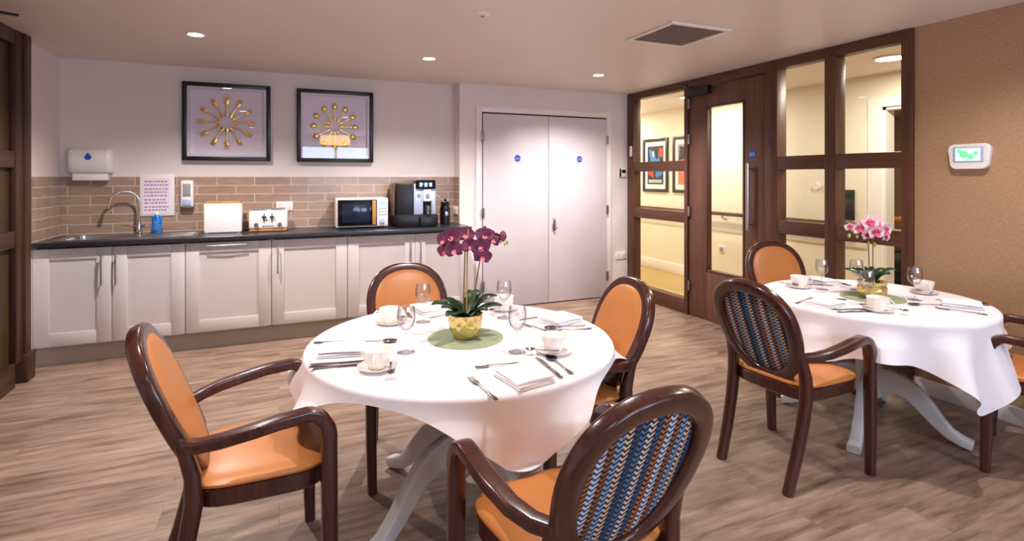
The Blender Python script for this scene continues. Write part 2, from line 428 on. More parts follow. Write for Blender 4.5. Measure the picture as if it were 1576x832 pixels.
def poster(label, y0, y1, z0, z1, kind):
    t = thing('framed_poster', label, 'picture', (XH, (y0+y1)/2, (z0+z1)/2), 0, 'framed posters in the corridor')
    a, b = (y1-y0)/2, (z1-z0)/2; fw = .045
    m = MB(); m.box(-.025, 0, -a, -a+fw, -b, b, .003); m.box(-.025, 0, a-fw, a, -b, b, .003)
    m.box(-.025, 0, -a+fw, a-fw, -b, -b+fw, .003); m.box(-.025, 0, -a+fw, a-fw, b-fw, b, .003); m.build('frame', 'frame_black', t)
    MB().box(-.010, -.002, -a+fw, a-fw, -b+fw, b-fw).build('mount', 'gloss_white', t)
    ia, ib = a-fw-.06, b-fw-.07
    art = MB().box(-.012, -.010, -ia, ia, -ib, ib).build('print', 'pdark' if kind == 0 else 'pgrey', t)
    def quad(ps, mat, k):   # painted shapes lying on the print
        g = MB(); g.loft([[V(-.0122-k*.0003, ia*p[0], ib*p[1]) for p in ps], [V(-.0125-k*.0003, ia*p[0], ib*p[1]) for p in ps]]); g.build('print_shape', mat, art)
    if kind == 0:
        quad([(-.9, -.5), (-.1, -.65), (.0, .1), (-.55, .25)], 'pblue', 1); quad([(.2, -.65), (.9, -.5), (.8, .1), (.35, .15)], 'red', 1)
        quad([(.1, -.1), (.55, .2), (.8, .85), (.5, .8), (-.2, .3), (-.6, .55), (-.5, .1)], 'pblue', 2)
        quad([(-.95, .4), (-.4, .5), (-.5, .9), (-.95, .9)], 'red', 2); quad([(.1, .45), (.35, .45), (.3, .75), (.12, .72)], 'gloss_white', 3)
        for i in range(7): quad([(.8-i*.24, -.92), (.66-i*.24, -.92), (.66-i*.24, -.76), (.8-i*.24, -.76)], 'white_ink', 4)
    else:
        quad([(-.8, -.9), (.9, -.9), (.9, -.35), (-.7, -.5)], 'orange_p', 1); quad([(-.2, -.2), (.85, -.3), (.6, .6), (.0, .5)], 'red', 2); quad([(.1, .3), (.9, .2), (.8, .9), (.2, .85)], 'pdark', 3)
poster('framed poster with blue and red figures, left one in the corridor', 6.364, 6.948, 1.173, 1.98, 0)
poster('framed poster with orange and red shapes, partly behind the door post', 5.66, 6.255, 1.173, 1.98, 1)
t = thing('notice', 'dark and green poster on the corridor wall left of the lounge doorway', 'poster', (XH, 3.66, 1.12))
MB().box(-.012, 0, -.09, .09, -.15, .15, .002).build('board', 'pdark', t)
MB().box(-.016, -.0121, -.08, .08, .06, .14, .001).build('green_print', 'leaf', t)
# lounge beyond doorway
t = thing('framed_picture', 'dark framed picture on the tan lounge wall beyond the doorway', 'picture', (9.2, 4.52, 1.62))
MB().box(-.03, 0, -.32, .32, -.26, .26, .004).build('frame', 'frame_black', t); MB().box(-.034, -.0301, -.27, .27, -.21, .21).build('print', 'tanwall', t)
t = thing('sofa', 'dark sofa in the lounge with an orange back, seen through the doorway', 'sofa', (7.2, 3.75, 0))
MB().box(-.35, .35, -.8, .8, .10, .42, .05, 3).build('seat', 'sofa', t)
MB().box(.15, .40, -.8, .8, .42, .88, .06, 3).build('backrest', 'throw', t)
MB().box(-.35, .35, -.95, -.8, .10, .62, .05, 3).build('armrest', 'sofa', t); MB().box(-.35, .35, .8, .95, .10, .62, .05, 3).build('armrest', 'sofa', t)
for a in (-.85, .85):
    for b in (-.28, .3): MB().lathe([(.02, 0), (.03, .10)], 10, (b, a)).build('leg', 'black', t)
t = thing('side_table', 'dark side table under the potted plant in the lounge', 'table', (8.6, 4.75, 0))
MB().box(-.25, .25, -.55, .55, .70, .74, .006).build('tabletop', 'mahog', t)
for a in (-.5, .5):
    for b in (-.2, .2): MB().box(b-.02, b+.02, a-.02, a+.02, 0, .70).build('leg', 'mahog', t)
t = thing('potted_plant', 'small leafy green plant in a pale pot in the lounge', 'plant', (8.55, 4.85, .7402))
MB().lathe([(.05, 0), (.085, .02), (.09, .16), (.075, .16), (.07, .12)], 20).build('pot', 'cream', t)
g = MB()
for i in range(26):
    a = random.uniform(0, 2*PI); r = random.uniform(.08, .22); h = random.uniform(.18, .42)
    p = V(r*math.cos(a), r*math.sin(a), h); q = V(-math.sin(a), math.cos(a), 0)*.025
    g.loft([[V(0, 0, .12), V(0, 0, .12)+q*.2, V(0, 0, .125)], [p*.6+V(0, 0, .08)-q, p*.6+V(0, 0, .08)+q, p*.6+V(0, 0, .084)], [p, p+q*.1, p+V(0, 0, .002)]])
g.build('foliage', 'leaf', t)

# ------------------------------------------------------------------ lights as things
def downlight(x, y, label, energy, color, r=.048, size=138, group='recessed ceiling downlights', z=CZ):
    t = thing('downlight', label, 'ceiling light', (x, y, z), 0, group)
    MB().lathe([(r, -.002), (r+.014, -.004), (r+.016, 0), (r, 0), (r, -.002)], 32, cap=False).build('trim_ring', 'gloss_white', t)
    MB().lathe([(.0005, -.0015), (r-.001, -.0015), (r-.001, -.0005), (.0005, -.0005)], 32).build('lens', 'lens', t)
    l = bpy.data.lights.new('downlight_lamp', 'SPOT'); l.energy = energy*4; l.color = color; l.spot_size = math.radians(size); l.spot_blend = .8; l.shadow_soft_size = .025
    lo = bpy.data.objects.new('downlight_lamp', l); COL.objects.link(lo); lo.parent = t; lo.location = (0, 0, -.012)
    return t
for x, y, lab in ((-.53, 4.28, 'recessed downlight in front of the left framed picture'), (1.14, 4.38, 'recessed downlight in front of the kitchen and cupboard wall corner'), (2.83, 4.45, 'recessed downlight in front of the white double doors')):
    downlight(x, y, lab, W_DOWN, C_DOWN)
for x, y, lab in ((-.5, 2.0, 'recessed downlight over the left side of the dining area'), (1.0, 1.75, 'recessed downlight over the near dining table'), (2.95, 1.45, 'recessed downlight over the far dining table'),
                  (-.5, -.9, 'recessed downlight at the back left of the room'), (2.9, -.9, 'recessed downlight at the back right of the room')):
    downlight(x, y, lab, W_DOWN*.43, C_DOWN)
def hall_light(x, y, label, r=.105):
    t = thing('ceiling_light', label, 'ceiling light', (x, y, CZ), 0, 'round corridor ceiling lights')
    MB().lathe([(r+.02, 0), (r+.02, -.012), (r, -.014), (r, -.006)], 32, cap=False).build('trim_ring', 'gloss_white', t)
    MB().lathe([(.0005, -.010), (r-.001, -.010), (r-.001, -.0005), (.0005, -.0005)], 32).build('lens', 'lens', t)
    l = bpy.data.lights.new('hall_lamp', 'AREA'); l.shape = 'DISK'; l.size = .26; l.energy = W_HALL; l.color = C_HALL
    lo = bpy.data.objects.new('hall_lamp', l); COL.objects.link(lo); lo.parent = t; lo.location = (0, 0, -.02)
hall_light(4.6, 2.83, 'round corridor light seen through the top right glass pane')
hall_light(4.6, 5.2, 'round corridor light behind the timber door'); hall_light(4.6, 7.3, 'round corridor light near the framed posters'); hall_light(4.6, .6, 'round corridor light behind the brown wallpapered wall')
hall_light(7.3, 3.6, 'round ceiling light in the lounge beyond the doorway')
t = thing('pendant_light', 'lit warm drum shade near the windows, reflected in the right picture', 'ceiling light', (1.08, -.9, 0))
MB().lathe([(.30, 2.08), (.30, 2.26), (.295, 2.26), (.295, 2.08), (.30, 2.08)], 40, cap=False).build('shade', 'drum', t)
MB().lathe([(.06, CZ-.002), (.06, CZ-.03), (.01, CZ-.035), (.01, 2.26), (.29, 2.255), (.29, 2.25), (.0005, 2.25)], 24).build('ceiling_rose', 'steel', t)

# ceiling fittings
t = thing('air_vent', 'square white ceiling air vent above the dining area', 'vent', (2.515, 2.96, CZ))
m = MB(); R = .25
for a, b, c, d in ((-R, R, -R, -R+.03), (-R, R, R-.03, R), (-R, -R+.03, -R+.03, R-.03), (R-.03, R, -R+.03, R-.03)): m.box(a, b, c, d, -.014, 0, .003)
m.build('frame', 'gloss_white', t)
MB().box(-R+.03, R-.03, -R+.03, R-.03, -.002, 0).build('backing', 'grille', t)
m = MB(); n = 14
for i in range(n):
    y = -R+.045+i*(2*R-.09)/(n-1)
    m.loft([[V(-R+.03, y-.012, -.012), V(-R+.03, y+.006, -.003), V(-R+.03, y+.008, -.004), V(-R+.03, y-.010, -.013)], [V(R-.03, y-.012, -.012), V(R-.03, y+.006, -.003), V(R-.03, y+.008, -.004), V(R-.03, y-.010, -.013)]])
m.build('slats', 'grille', t)
t = thing('ceiling_sensor', 'small round detector on the ceiling at the top centre', 'sensor', (1.12, 3.04, CZ))
MB().lathe([(.042, 0), (.042, -.008), (.030, -.014), (.0005, -.016)], 24).build('cover', 'gloss_white', t)
MB().lathe([(.012, -.0145), (.010, -.022), (.0005, -.024)], 16).build('lens', 'grey_plastic', t)

# ------------------------------------------------------------------ timber screen, right side
def frame_boxes(name, mat, boxes, parent=None, bev=.004):
    m = MB()
    for b in boxes: m.box(*b, bev=bev)
    return m.build(name, mat, parent)
X0, X1 = 3.805, 3.915; FT = CZ-.004
Y = dict(a0=5.24, a1=5.355, j0=4.325, j1=4.375, k0=3.33, k1=3.375, p0=3.25, p1=3.33, m0=2.735, m1=2.825, q0=2.207, q1=2.275)
posts = [(X0, X1, Y['a0'], Y['a1'], 0, FT), (X0, X1, Y['j0'], Y['j1'], 0, FT), (X0, X1, Y['p0'], Y['k1'], 0, FT), (X0, X1, Y['m0'], Y['m1'], .15, 2.30), (X0, X1, Y['q0'], Y['q1'], 0, FT)]
f = struct(frame_boxes('window_3', 'walnut_v', posts))
spans = [(Y['j1'], Y['a0']), (Y['m1'], Y['p0']), (Y['q1'], Y['m0'])]
rb = []
for a, b in spans:
    for z0, z1 in ((.0, .15), (.93, 1.04), (1.46, 1.57), (2.30, FT)): rb.append((X0+.004, X1-.004, a-.001, b+.001, z0, z1))
rb.append((X0+.002, X1-.002, Y['m0'], Y['m1'], 0, .15)); rb.append((X0+.002, X1-.002, Y['m0'], Y['m1'], 2.30, FT))
rb.append((X0+.002, X1-.002, Y['k1'], Y['j0'], 2.29, FT))
ra = frame_boxes('rails', 'walnut_h', rb, f)
for a, b in spans:
    for z0, z1 in ((.15, .93), (1.04, 1.46), (1.57, 2.30)):
        MB().box(3.857, 3.863, a-.002, b+.002, z0-.002, z1+.002).build('glass_pane', 'glass', f)
# timber door with tall glass
d = MB(); dx0, dx1 = 3.825, 3.87; y0, y1 = Y['k1']+.004, Y['j0']-.004; g0, g1, gz0, gz1 = 3.61, 4.08, .48, 2.09
d.box(dx0, dx1, y0, g0, .008, 2.285, .002); d.box(dx0, dx1, g1, y1, .008, 2.285, .002); d.box(dx0, dx1, g0, g1, .008, gz0, .002); d.box(dx0, dx1, g0, g1, gz1, 2.285, .002)
door = struct(d.build('door_1', 'walnut_door'))
d = MB()
for q in ((g0, g0+.018, gz0, gz1), (g1-.018, g1, gz0, gz1), (g0, g1, gz0, gz0+.018), (g0, g1, gz1-.018, gz1)): d.box(dx0-.006, dx1+.006, q[0], q[1], q[2], q[3], .002)
d.build('glazing_bead', 'walnut_v', door)
MB().box(3.845, 3.85, g0+.01, g1-.01, gz0+.01, gz1-.01).build('glass_pane', 'glass', door)
h = MB(); h.tube([(3.775, 3.53, .93), (3.775, 3.53, 1.52)], .014, 16)
for z in (.98, 1.47): h.tube([(3.826, 3.53, z), (3.775, 3.53, z)], .009, 12)
h.build('pull_handle', 'steel', door)
for z in (.30, 1.05, 1.78, 2.14):
    h = MB(); h.tube([(3.815, Y['j0']-.002, z-.05), (3.815, Y['j0']-.002, z+.05)], .008, 12); h.box(3.805, 3.826, Y['j0']-.03, Y['j0']-.002, z-.05, z+.05, .001); h.build('hinge', 'dark_steel', door)
h = MB(); h.tube([(3.825, 3.52, 1.60), (3.822, 3.52, 1.60)], .038, 32); s_ = h.build('door_sign', 'blue', door)
text('sign_lettering', 'Fire door\nkeep shut', .016, 'white_ink', (3.8215, 3.52, 1.60), (PI/2, 0, -PI/2), s_)
t = thing('door_closer', 'black overhead closer on the timber door with the glass panel', 'door closer', (3.82, 4.16, 2.25))
MB().box(-.055, -.0, -.15, .14, -.045, .035, .006).build('body', 'black', t)
MB().sweep([(-.035, .06, .04), (-.10, .13, .06), (-.16, .19, .085)], .022, .012, (0, .6, 0)).sweep([(-.16, .19, .085), (-.09, .25, .095), (-.02, .3, .10)], .02, .01, (0, .6, 0)).build('arm', 'black', t)
t = thing('alarm_contact', 'small white contact sensor on the far timber post', 'sensor', (3.80, 5.27, 1.70))
MB().box(-.014, .005, -.018, .018, -.06, .06, .004).build('body', 'white_plastic', t); MB().box(-.016, -.014, -.010, .010, -.05, .01, .0005).build('cover', 'gloss_white', t)

# wall panel device on brown wall
t = thing('touchscreen_unit', 'white call panel with lit green screen on the brown wall', 'control panel', (XR, 1.885, 1.52))
poly = []
for cx, cz, a0 in ((.075, .045, 0), (-.075, .045, 90), (-.065, -.04, 180), (.065, -.04, 270)):
    for k in range(7): a = math.radians(a0+k*15); poly.append((cx+.034*math.cos(a), cz+.034*math.sin(a)))
m = MB(); m.loft([[V(x, p[0]*s, p[1]*s) for p in poly] for x, s in ((-.0005, .95), (-.03, 1.0), (-.038, .985), (-.042, .95))]); m.build('housing', 'white_plastic', t)
MB().box(-.045, -.0405, -.078, .078, -.032, .060, .001).build('bezel', 'silver', t)
sc = MB().box(-.0465, -.0451, -.064, .064, -.024, .052).build('screen', 'screen_lcd', t)
m = MB()
for cy, cz, r in ((.02, .015, .022), (-.015, .0, .016), (-.04, .02, .012), (.045, .035, .012)):
    m.tube([(-.0466, cy, cz), (-.0469, cy, cz)], r, 18)
m.build('screen_picture', 'green_lit', sc)

# ------------------------------------------------------------------ cupboard double doors
AX0, AX1 = 1.895, 3.575
m = MB(); m.box(AX0, 1.96, YD-.022, YD, 0, 2.15, .004); m.box(3.51, AX1, YD-.022, YD, 0, 2.15, .004); m.box(1.96, 3.51, YD-.022, YD, 2.085, 2.15, .004)
struct(m.build('trim_2', 'gloss_white'))
m = MB(); m.box(1.96, 3.51, YD-.003, YD, 0, 2.085); struct(m.build('door_gap_shade', 'black'))  # black sheet behind both leaves, painted shade for the door gaps
def white_door(n, x0, x1, lock):
    o = struct(MB().box(x0, x1, YD-.035, YD-.004, .012, 2.068, .002).build('door_%d' % n, 'door_white'))
    cx = (x0+x1)/2; h = MB(); h.tube([(cx+.01, YD-.035, 1.60), (cx+.01, YD-.038, 1.60)], .036, 32); s_ = h.build('door_sign', 'blue', o)
    text('sign_lettering', 'Fire door\nkeep locked', .014, 'white_ink', (cx+.01, YD-.0385, 1.60), (PI/2, 0, 0), s_)
    hx = x0-.004 if not lock else x1+.004
    for z in (.25, 1.02, 1.83):
        h = MB(); h.tube([(hx, YD-.040, z-.05), (hx, YD-.040, z+.05)], .009, 12); h.box(hx-.016, hx+.016, YD-.04, YD-.034, z-.05, z+.05, .001); h.build('hinge', 'dark_steel', o)
    if lock:
        h = MB(); h.box(x0+.045, x0+.085, YD-.041, YD-.035, .80, .94, .004); e = h.build('lock_plate', 'steel', o)
        MB().tube([(x0+.065, YD-.035, .90), (x0+.065, YD-.055, .90)], .012, 14).tube([(x0+.065, YD-.052, .835), (x0+.065, YD-.07, .835), (x0+.09, YD-.07, .835)], .008, 10).build('thumb_turn', 'dark_steel', e)
    return o
white_door(2, 1.968, 2.734, False); white_door(3, 2.740, 3.502, True)
t = thing('thermostat', 'small black and white thermostat by the white double doors', 'thermostat', (3.735, YD, 1.45))
MB().box(-.05, .045, -.022, 0, -.05, .05, .004).build('housing', 'white_plastic', t)
MB().box(-.052, -.028, -.026, -.0221, -.048, .048, .001).build('side_panel', 'black', t); MB().box(-.018, .034, -.0245, -.0221, -.005, .035, .001).build('display', 'black_gloss', t)
t = thing('socket', 'white double socket low on the wall right of the white doors', 'socket', (3.715, YD, .47))
MB().box(-.073, .073, -.011, 0, -.043, .043, .004).build('plate', 'white_plastic', t)
for sx in (-.036, .036):
    MB().box(sx-.006, sx+.006, -.0145, -.011, .012, .032, .001).build('switch', 'white_plastic', t)
    m = MB(); m.box(sx-.002, sx+.002, -.0117, -.0111, -.004, .006); m.box(sx-.014, sx-.008, -.0117, -.0111, -.022, -.018); m.box(sx+.008, sx+.014, -.0117, -.0111, -.022, -.018); m.build('pin_holes', 'black', t)

# ------------------------------------------------------------------ timber screen, left side
m = MB(); lx0, lx1 = XL-.001, XL+.055
lf = struct(frame_boxes('window_4', 'old_v', [(lx0, lx1+.015, 4.70, 4.79, .0, FT), (lx0, lx1, 4.60, 4.70, .15, FT), (lx0, lx1, 3.70, 3.80, 0, FT), (lx0, lx1, 2.70, 2.80, 0, FT)]))
bb = []
for a, b in ((3.80, 4.60), (2.80, 3.70)):
    for z0, z1 in ((.0, .16), (.93, 1.04), (1.46, 1.57), (2.28, FT)): bb.append((lx0+.002, lx1-.006, a, b, z0, z1))
frame_boxes('rails', 'old_h', bb, lf)
frame_boxes('post_base', 'old_v', [(lx0+.002, lx1+.03, 4.68, 4.81, 0, .19)], lf)
m = MB()
for k in range(12):
    y = 2.80+k*.15; m.box(XL+.001, XL+.016, y+.003, y+.147, .16, 2.28, .003)
m.build('boards', 'old_panel', lf)
t = thing('door_closer', 'black closer arm at the top of the dark timber screen', 'door closer', (XL+.055, 3.72, 2.27))
MB().box(0, .06, -.14, .14, -.04, .03, .006).build('body', 'black', t)
MB().sweep([(.04, .06, .035), (.13, .16, .05), (.22, .26, .06)], .025, .014, (0, 1, 0)).build('arm', 'black', t)

# ------------------------------------------------------------------ kitchen units
KF = 4.98   # plane of the door fronts
def shaker(m, x0, x1, z0, z1, y=KF, st=.095, th=.02):
    # shaker front facing -Y; y is its front plane
    m.box(x0, x0+st, y, y+th, z0, z1, .0015); m.box(x1-st, x1, y, y+th, z0, z1, .0015)
    m.box(x0+st, x1-st, y, y+th, z0, z0+st, .0015); m.box(x0+st, x1-st, y, y+th, z1-st*.85, z1, .0015)
    m.box(x0+st-.002, x1-st+.002, y+.009, y+.016, z0+st-.002, z1-st*.85+.002)
def bow(parent, x, z0, z1, y=KF, horiz=None):
    m = MB()
    if horiz is None:
        m.sweep([(x, y-.030, z0), (x, y-.034, (z0+z1)/2), (x, y-.030, z1)], .012, .007, (1, 0, 0))
        for z in (z0+.025, z1-.025): m.tube([(x, y, z), (x, y-.030, z)], .005, 8)
    else:
        a, b = horiz; m.sweep([(a, y-.030, z0), ((a+b)/2, y-.034, z0), (b, y-.030, z0)], .007, .012, (0, 1, 0))
        for q in (a+.025, b-.025): m.tube([(q, y, z0), (q, y-.030, z0)], .005, 8)
    m.build('handle', 'steel', parent)
DZ0, DZ1 = .150, .868
def unit(label, x0, x1, doors, name='kitchen_cabinet', cat='cabinet'):
    t = thing(name, label, cat, ((x0+x1)/2, KF, 0), 0, 'fitted grey kitchen base units'); ox = (x0+x1)/2
    m = MB(); a_, b_ = x0-ox+.0005, x1-ox-.0005
    m.box(a_, a_+.018, .022, .54, .14, .8785); m.box(b_-.018, b_, .022, .54, .14, .8785); m.box(a_, b_, .022, .54, .14, .158); m.box(a_, b_, .53, .54, .14, .8785); m.build('carcass', 'cab', t)
    for a, b, hx in doors:
        m = MB(); shaker(m, a-ox+.0015, b-ox-.0015, DZ0, DZ1, 0)
        d = m.build('door', 'cab', t)
        if hx is not None: bow(d, hx-ox, .585, .815, 0)
        else: bow(d, 0, .842, .842, 0, (-.165, .125))
    return t
unit('double-door base unit under the sink at the left end', -1.650, -.690, [(-1.65, -1.172, -1.232), (-1.172, -.69, -1.142)])
unit('integrated appliance front with a horizontal bar handle, left of centre', -.688, -.062, [(-.688, -.062, None)], 'dishwasher', 'dishwasher')
unit('single-door base unit with its handle on the left, under the toaster', -.060, .555, [(-.06, .555, -.012)])
unit('double-door base unit under the microwave and coffee machine', .557, 1.70, [(.557, 1.165, 1.118), (1.165, 1.70, 1.212)])
tag(MB().box(-1.655, 1.70, 5.035, 5.05, 0, .138).build('plinth', 'plinth'), 'long grey kick board running under all the kitchen units', 'plinth')
tag(MB().box(XL+.002, -1.652, KF-.004, 5.03, 0, .8785, .001).build('end_panel', 'gloss_white'), 'narrow white filler panel between left wall and sink unit', 'panel')
# worktop with sink cut-out: assembled as one continuous slab
SX0, SX1, SY0, SY1 = -1.50, -1.06, 5.06, 5.42
m = MB(); wx0, wx1, wy0, wy1 = XL+.012, XC-.01, KF-.03, YT-.012
rr = .010
for q in ((wx0, SX0, wy0, wy1), (SX1, wx1, wy0, wy1), (SX0, SX1, wy0, SY0), (SX0, SX1, SY1, wy1)): m.box(q[0], q[1], q[2], q[3], .88, .918)
wt = m.build('worktop', 'worktop', None, 0)
tag(wt, 'long dark laminate worktop over the kitchen units', 'worktop')
m = MB(); m.sweep([(wx0, wy0, .899), (wx1, wy0, .899)], .016, .038, (0, 1, 0)); m.build('front_edge', 'worktop', wt)
t = thing('kitchen_sink', 'stainless steel inset sink with drainer at the left of the worktop', 'sink', (0, 0, 0))
m = MB()
def ringloft(m, specs, n=8):
    rings = []
    for x0, x1, y0, y1, z, r in specs:
        rg = []
        for cx, cy, a0 in ((x1-r, y1-r, 0), (x0+r, y1-r, 90), (x0+r, y0+r, 180), (x1-r, y0+r, 270)):
            for k in range(n): a = math.radians(a0+k*90/(n-1)); rg.append(V(cx+r*math.cos(a), cy+r*math.sin(a), z))
        rings.append(rg)
    m.loft(rings, True, False)
ringloft(m, [(-1.56, -.62, 5.02, 5.47, .9185, .02), (-1.56, -.62, 5.02, 5.47, .923, .02), (-1.545, -.635, 5.035, 5.455, .924, .02)])
ringloft(m, [(-1.54, -1.02, 5.035, 5.455, .924, .02), (SX0+.005, SX1-.005, SY0+.005, SY1-.005, .922, .05), (SX0+.012, SX1-.012, SY0+.012, SY1-.012, .78, .06), (SX0+.06, SX1-.06, SY0+.06, SY1-.06, .765, .05), (-1.29, -1.27, 5.23, 5.25, .764, .009)])
m.box(-1.022, -.634, 5.034, 5.456, .9187, .9225)
for k in range(7): m.box(-1.0, -.66, 5.09+k*.045, 5.10+k*.045, .9225, .9255, .001)
m.build('basin', 'steel', t)
MB().lathe([(.0005, .768), (.03, .768), (.035, .766), (.035, .7655), (.0005, .7655)], 20, (-1.28, 5.24)).build('drain', 'chrome', t)
t = thing('mixer_tap', 'chrome swan neck mixer tap with two levers behind the sink', 'tap', (-1.09, 5.44, .9245))
m = MB(); m.lathe([(.026, 0), (.026, .012), (.019, .02), (.018, .09), (.014, .105), (.0005, .11)], 20); m.build('body', 'chrome', t)
R_ = .105; pts = [(0, 0, .10), (0, 0, .27)]
for k in range(1, 13): a = PI*k/12; pts.append((-(R_-R_*math.cos(a))*.92, -(R_-R_*math.cos(a))*.18, .27+R_*.8*math.sin(a)))
e = pts[-1]; pts.append((e[0]-.008, e[1]-.001, e[2]-.03))
MB().tube(pts, .0095, 12).tube([(e[0]-.006, e[1], e[2]-.01), (e[0]-.012, e[1]-.001, e[2]-.055)], .013, 12).build('spout', 'chrome', t)
for s_ in (-1, 1):
    MB().tube([(0, 0, .055), (s_*.045, 0, .06)], .012, 12).tube([(s_*.045, 0, .06), (s_*.055, -.01, .064), (s_*.10, -.03, .075)], [.009, .008, .006], 10).build('lever', 'chrome', t)
t = thing('washing_up_bottle', 'blue washing-up liquid bottle standing by the tap', 'bottle', (-.955, 5.40, .9262))
m = MB(); ws = [(.036, .022, 0), (.040, .026, .01), (.040, .026, .045), (.033, .021, .065), (.038, .024, .09), (.036, .023, .13), (.022, .016, .148), (.012, .012, .152)]
m.loft([[V(a*math.cos(2*PI*k/24), b*math.sin(2*PI*k/24), z) for k in range(24)] for a, b, z in ws]); m.build('body', 'soapblue', t)
MB().lathe([(.015, .1525), (.015, .165), (.008, .172), (.006, .18)], 16).build('cap', 'gloss_white', t)
MB().box(-.018, .018, -.0275, -.0255, .02, .10, .001).box(-.01, .01, -.0283, -.0275, .03, .085).build('bottle_label', 'pblue', t)
t = thing('bread_bin', 'plain white bread bin with a wooden lid edge left of the toaster', 'bread bin', (-.445, 5.33, .9182))
MB().box(-.145, .145, -.10, .10, .0, .255, .012, 3).build('body', 'white_plastic', t); MB().box(-.140, .140, -.095, .095, .2555, .268, .004).build('lid', 'bamboo', t)
for a in (-.12, .12): MB().box(a-.01, a+.01, -.1015, -.1, .0, .01).build('foot', 'grey_plastic', t)
# toaster
t = thing('toaster', 'white four slot toaster with two black levers and dials', 'toaster', (-.085, 5.33, .9182), math.radians(-3))
MB().box(-.155, .155, -.12, .12, .02, .185, .022, 4).build('body', 'white_plastic', t)
MB().box(-.150, .150, -.115, .115, .004, .020, .003).build('base', 'bamboo', t)
m = MB()
for x in (-.075, .075):
    for y in (-.05, .05): m.box(x-.055, x+.055, y-.018, y+.018, .1845, .187)
m.build('slots', 'black', t)
m = MB()
for x in (-.075, .075):
    for y in (-.05, .05):
        for s_ in (-1, 1): m.box(x-.052, x+.052, y+s_*.021-.002, y+s_*.021+.002, .186, .198, .001)
m.build('bread_rack', 'dark_steel', t)
for x in (-.032, .032):
    MB().box(x-.003, x+.003, -.1225, -.1205, .075, .165).box(x-.017, x+.017, -.145, -.121, .125, .138, .003).build('lever', 'black', t)
for x in (-.095, .095): MB().tube([(x, -.12, .062), (x, -.138, .062)], .017, 20).build('dial', 'dark_steel', t)
m = MB()
for k in range(6): m.tube([(-.04+k*.016, -.12, .05), (-.04+k*.016, -.1235, .05)], .005, 8)
m.build('buttons', 'black', t)
for x in (-.13, .13):
    for y in (-.09, .09): MB().lathe([(.01, 0), (.012, .006)], 10, (x, y)).build('foot', 'black', t)
# microwave
t = thing('microwave', 'white microwave with black glass door and digital display', 'microwave', (.718, 5.33, .9182), math.radians(-2))
MB().box(-.235, .235, -.15, .17, .012, .282, .006).build('housing', 'white_plastic', t)
d = MB().box(-.220, .128, -.163, -.1502, .028, .268, .003).build('door', 'black_gloss', t)
MB().box(-.185, .07, -.1650, -.1631, .06, .235, .002).build('window', pm('microwave window', (24, 34, 54), .1), d)
MB().box(.088, .122, -.170, -.1631, .034, .262, .004).build('handle', 'bamboo', d)
c_ = MB().box(.132, .229, -.160, -.1502, .022, .274, .003).build('control_panel', 'white_plastic', t)
MB().box(.155, .212, -.1615, -.1601, .215, .248).build('display', 'led_blue', c_)
m = MB()
for r in range(3):
    for q in range(3): m.box(.150+q*.026, .166+q*.026, -.1625, -.1601, .120+r*.028, .132+r*.028, .001)
m.build('buttons', 'grey_plastic', c_)
MB().tube([(.181, -.160, .07), (.181, -.176, .07)], .022, 24).build('dial', 'silver', c_)
for x in (-.2, .2):
    for y in (-.12, .14): MB().lathe([(.014, 0), (.014, .013)], 10, (x, y)).build('foot', 'black', t)
# coffee machine
t = thing('coffee_machine', 'tall black and silver bean-to-cup coffee machine beside the microwave', 'coffee machine', (1.245, 5.30, .9182), math.radians(-2))
MB().box(-.20, .17, -.10, .20, .03, .42, .010).build('body', 'black', t)
MB().box(-.235, -.201, -.02, .18, .10, .41, .008).build('water_tank', 'smoke', t)
MB().box(-.215, .185, -.17, .20, .0, .115, .012).build('base', 'black', t)
MB().box(-.07, .16, -.165, -.1705+.0, .0, .0).b.free() if False else None
m = MB(); m.box(-.045, .045, -.135, -.101, .116, .415, .006); m.build('left_panel', 'silver', t)
m = MB(); m.box(.125, .170, -.135, -.101, .116, .415, .006); m.build('right_panel', 'silver', t)
MB().tube([(.002, -.135, .30), (.002, -.141, .30)], .018, 20).build('logo_badge', 'dark_steel', t)
hd = MB().box(-.03, .165, -.155, .05, .365, .452, .010).build('display_head', 'black_gloss', t)
for x in (.02, .068, .115): MB().box(x-.015, x+.015, -.1575, -.1552, .385, .425, .001).build('lit_key', 'led_blue' if abs(x-.068) < .01 else 'silver', hd)
sp = MB().box(.045, .125, -.150, -.105, .24, .36, .012, 3).build('brew_head', 'white_plastic', t)
MB().tube([(.085, -.150, .30), (.085, -.160, .30)], .020, 20).build('dial', 'dark_steel', sp)
MB().tube([(.072, -.13, .24), (.072, -.13, .205)], .006, 10).tube([(.098, -.13, .24), (.098, -.13, .205)], .006, 10).build('nozzle', 'black', sp)
MB().box(-.0, .165, -.215, -.171, .0, .10, .008).build('drip_tray', 'black', t)
MB().tube([(.14, -.12, .315), (.20, -.10, .29), (.26, -.05, .24), (.29, -.02, .225)], .005, 8).build('milk_tube', 'silver', t)
t = thing('drinking_glass', 'small clear glass under the coffee machine spout', 'glass', (1.335, 5.145, 1.035))
MB().lathe([(.0005, 0), (.026, 0), (.032, .085), (.030, .085), (.024, .004), (.0005, .004)], 24).build('tumbler', 'wine_glass', t)
t = thing('milk_container', 'black milk container beside the coffee machine', 'container', (1.555, 5.33, .9182))
MB().lathe([(.046, 0), (.052, .006), (.052, .17), (.044, .18), (.044, .205), (.0005, .208)], 28).build('body', 'black', t)
MB().lathe([(.046, .2082), (.046, .225), (.012, .232), (.012, .255), (.0005, .258)], 24).build('lid', 'black_gloss', t)
MB().box(-.014, .014, -.0545, -.051, .09, .13, .001).build('container_label', 'silver', t)
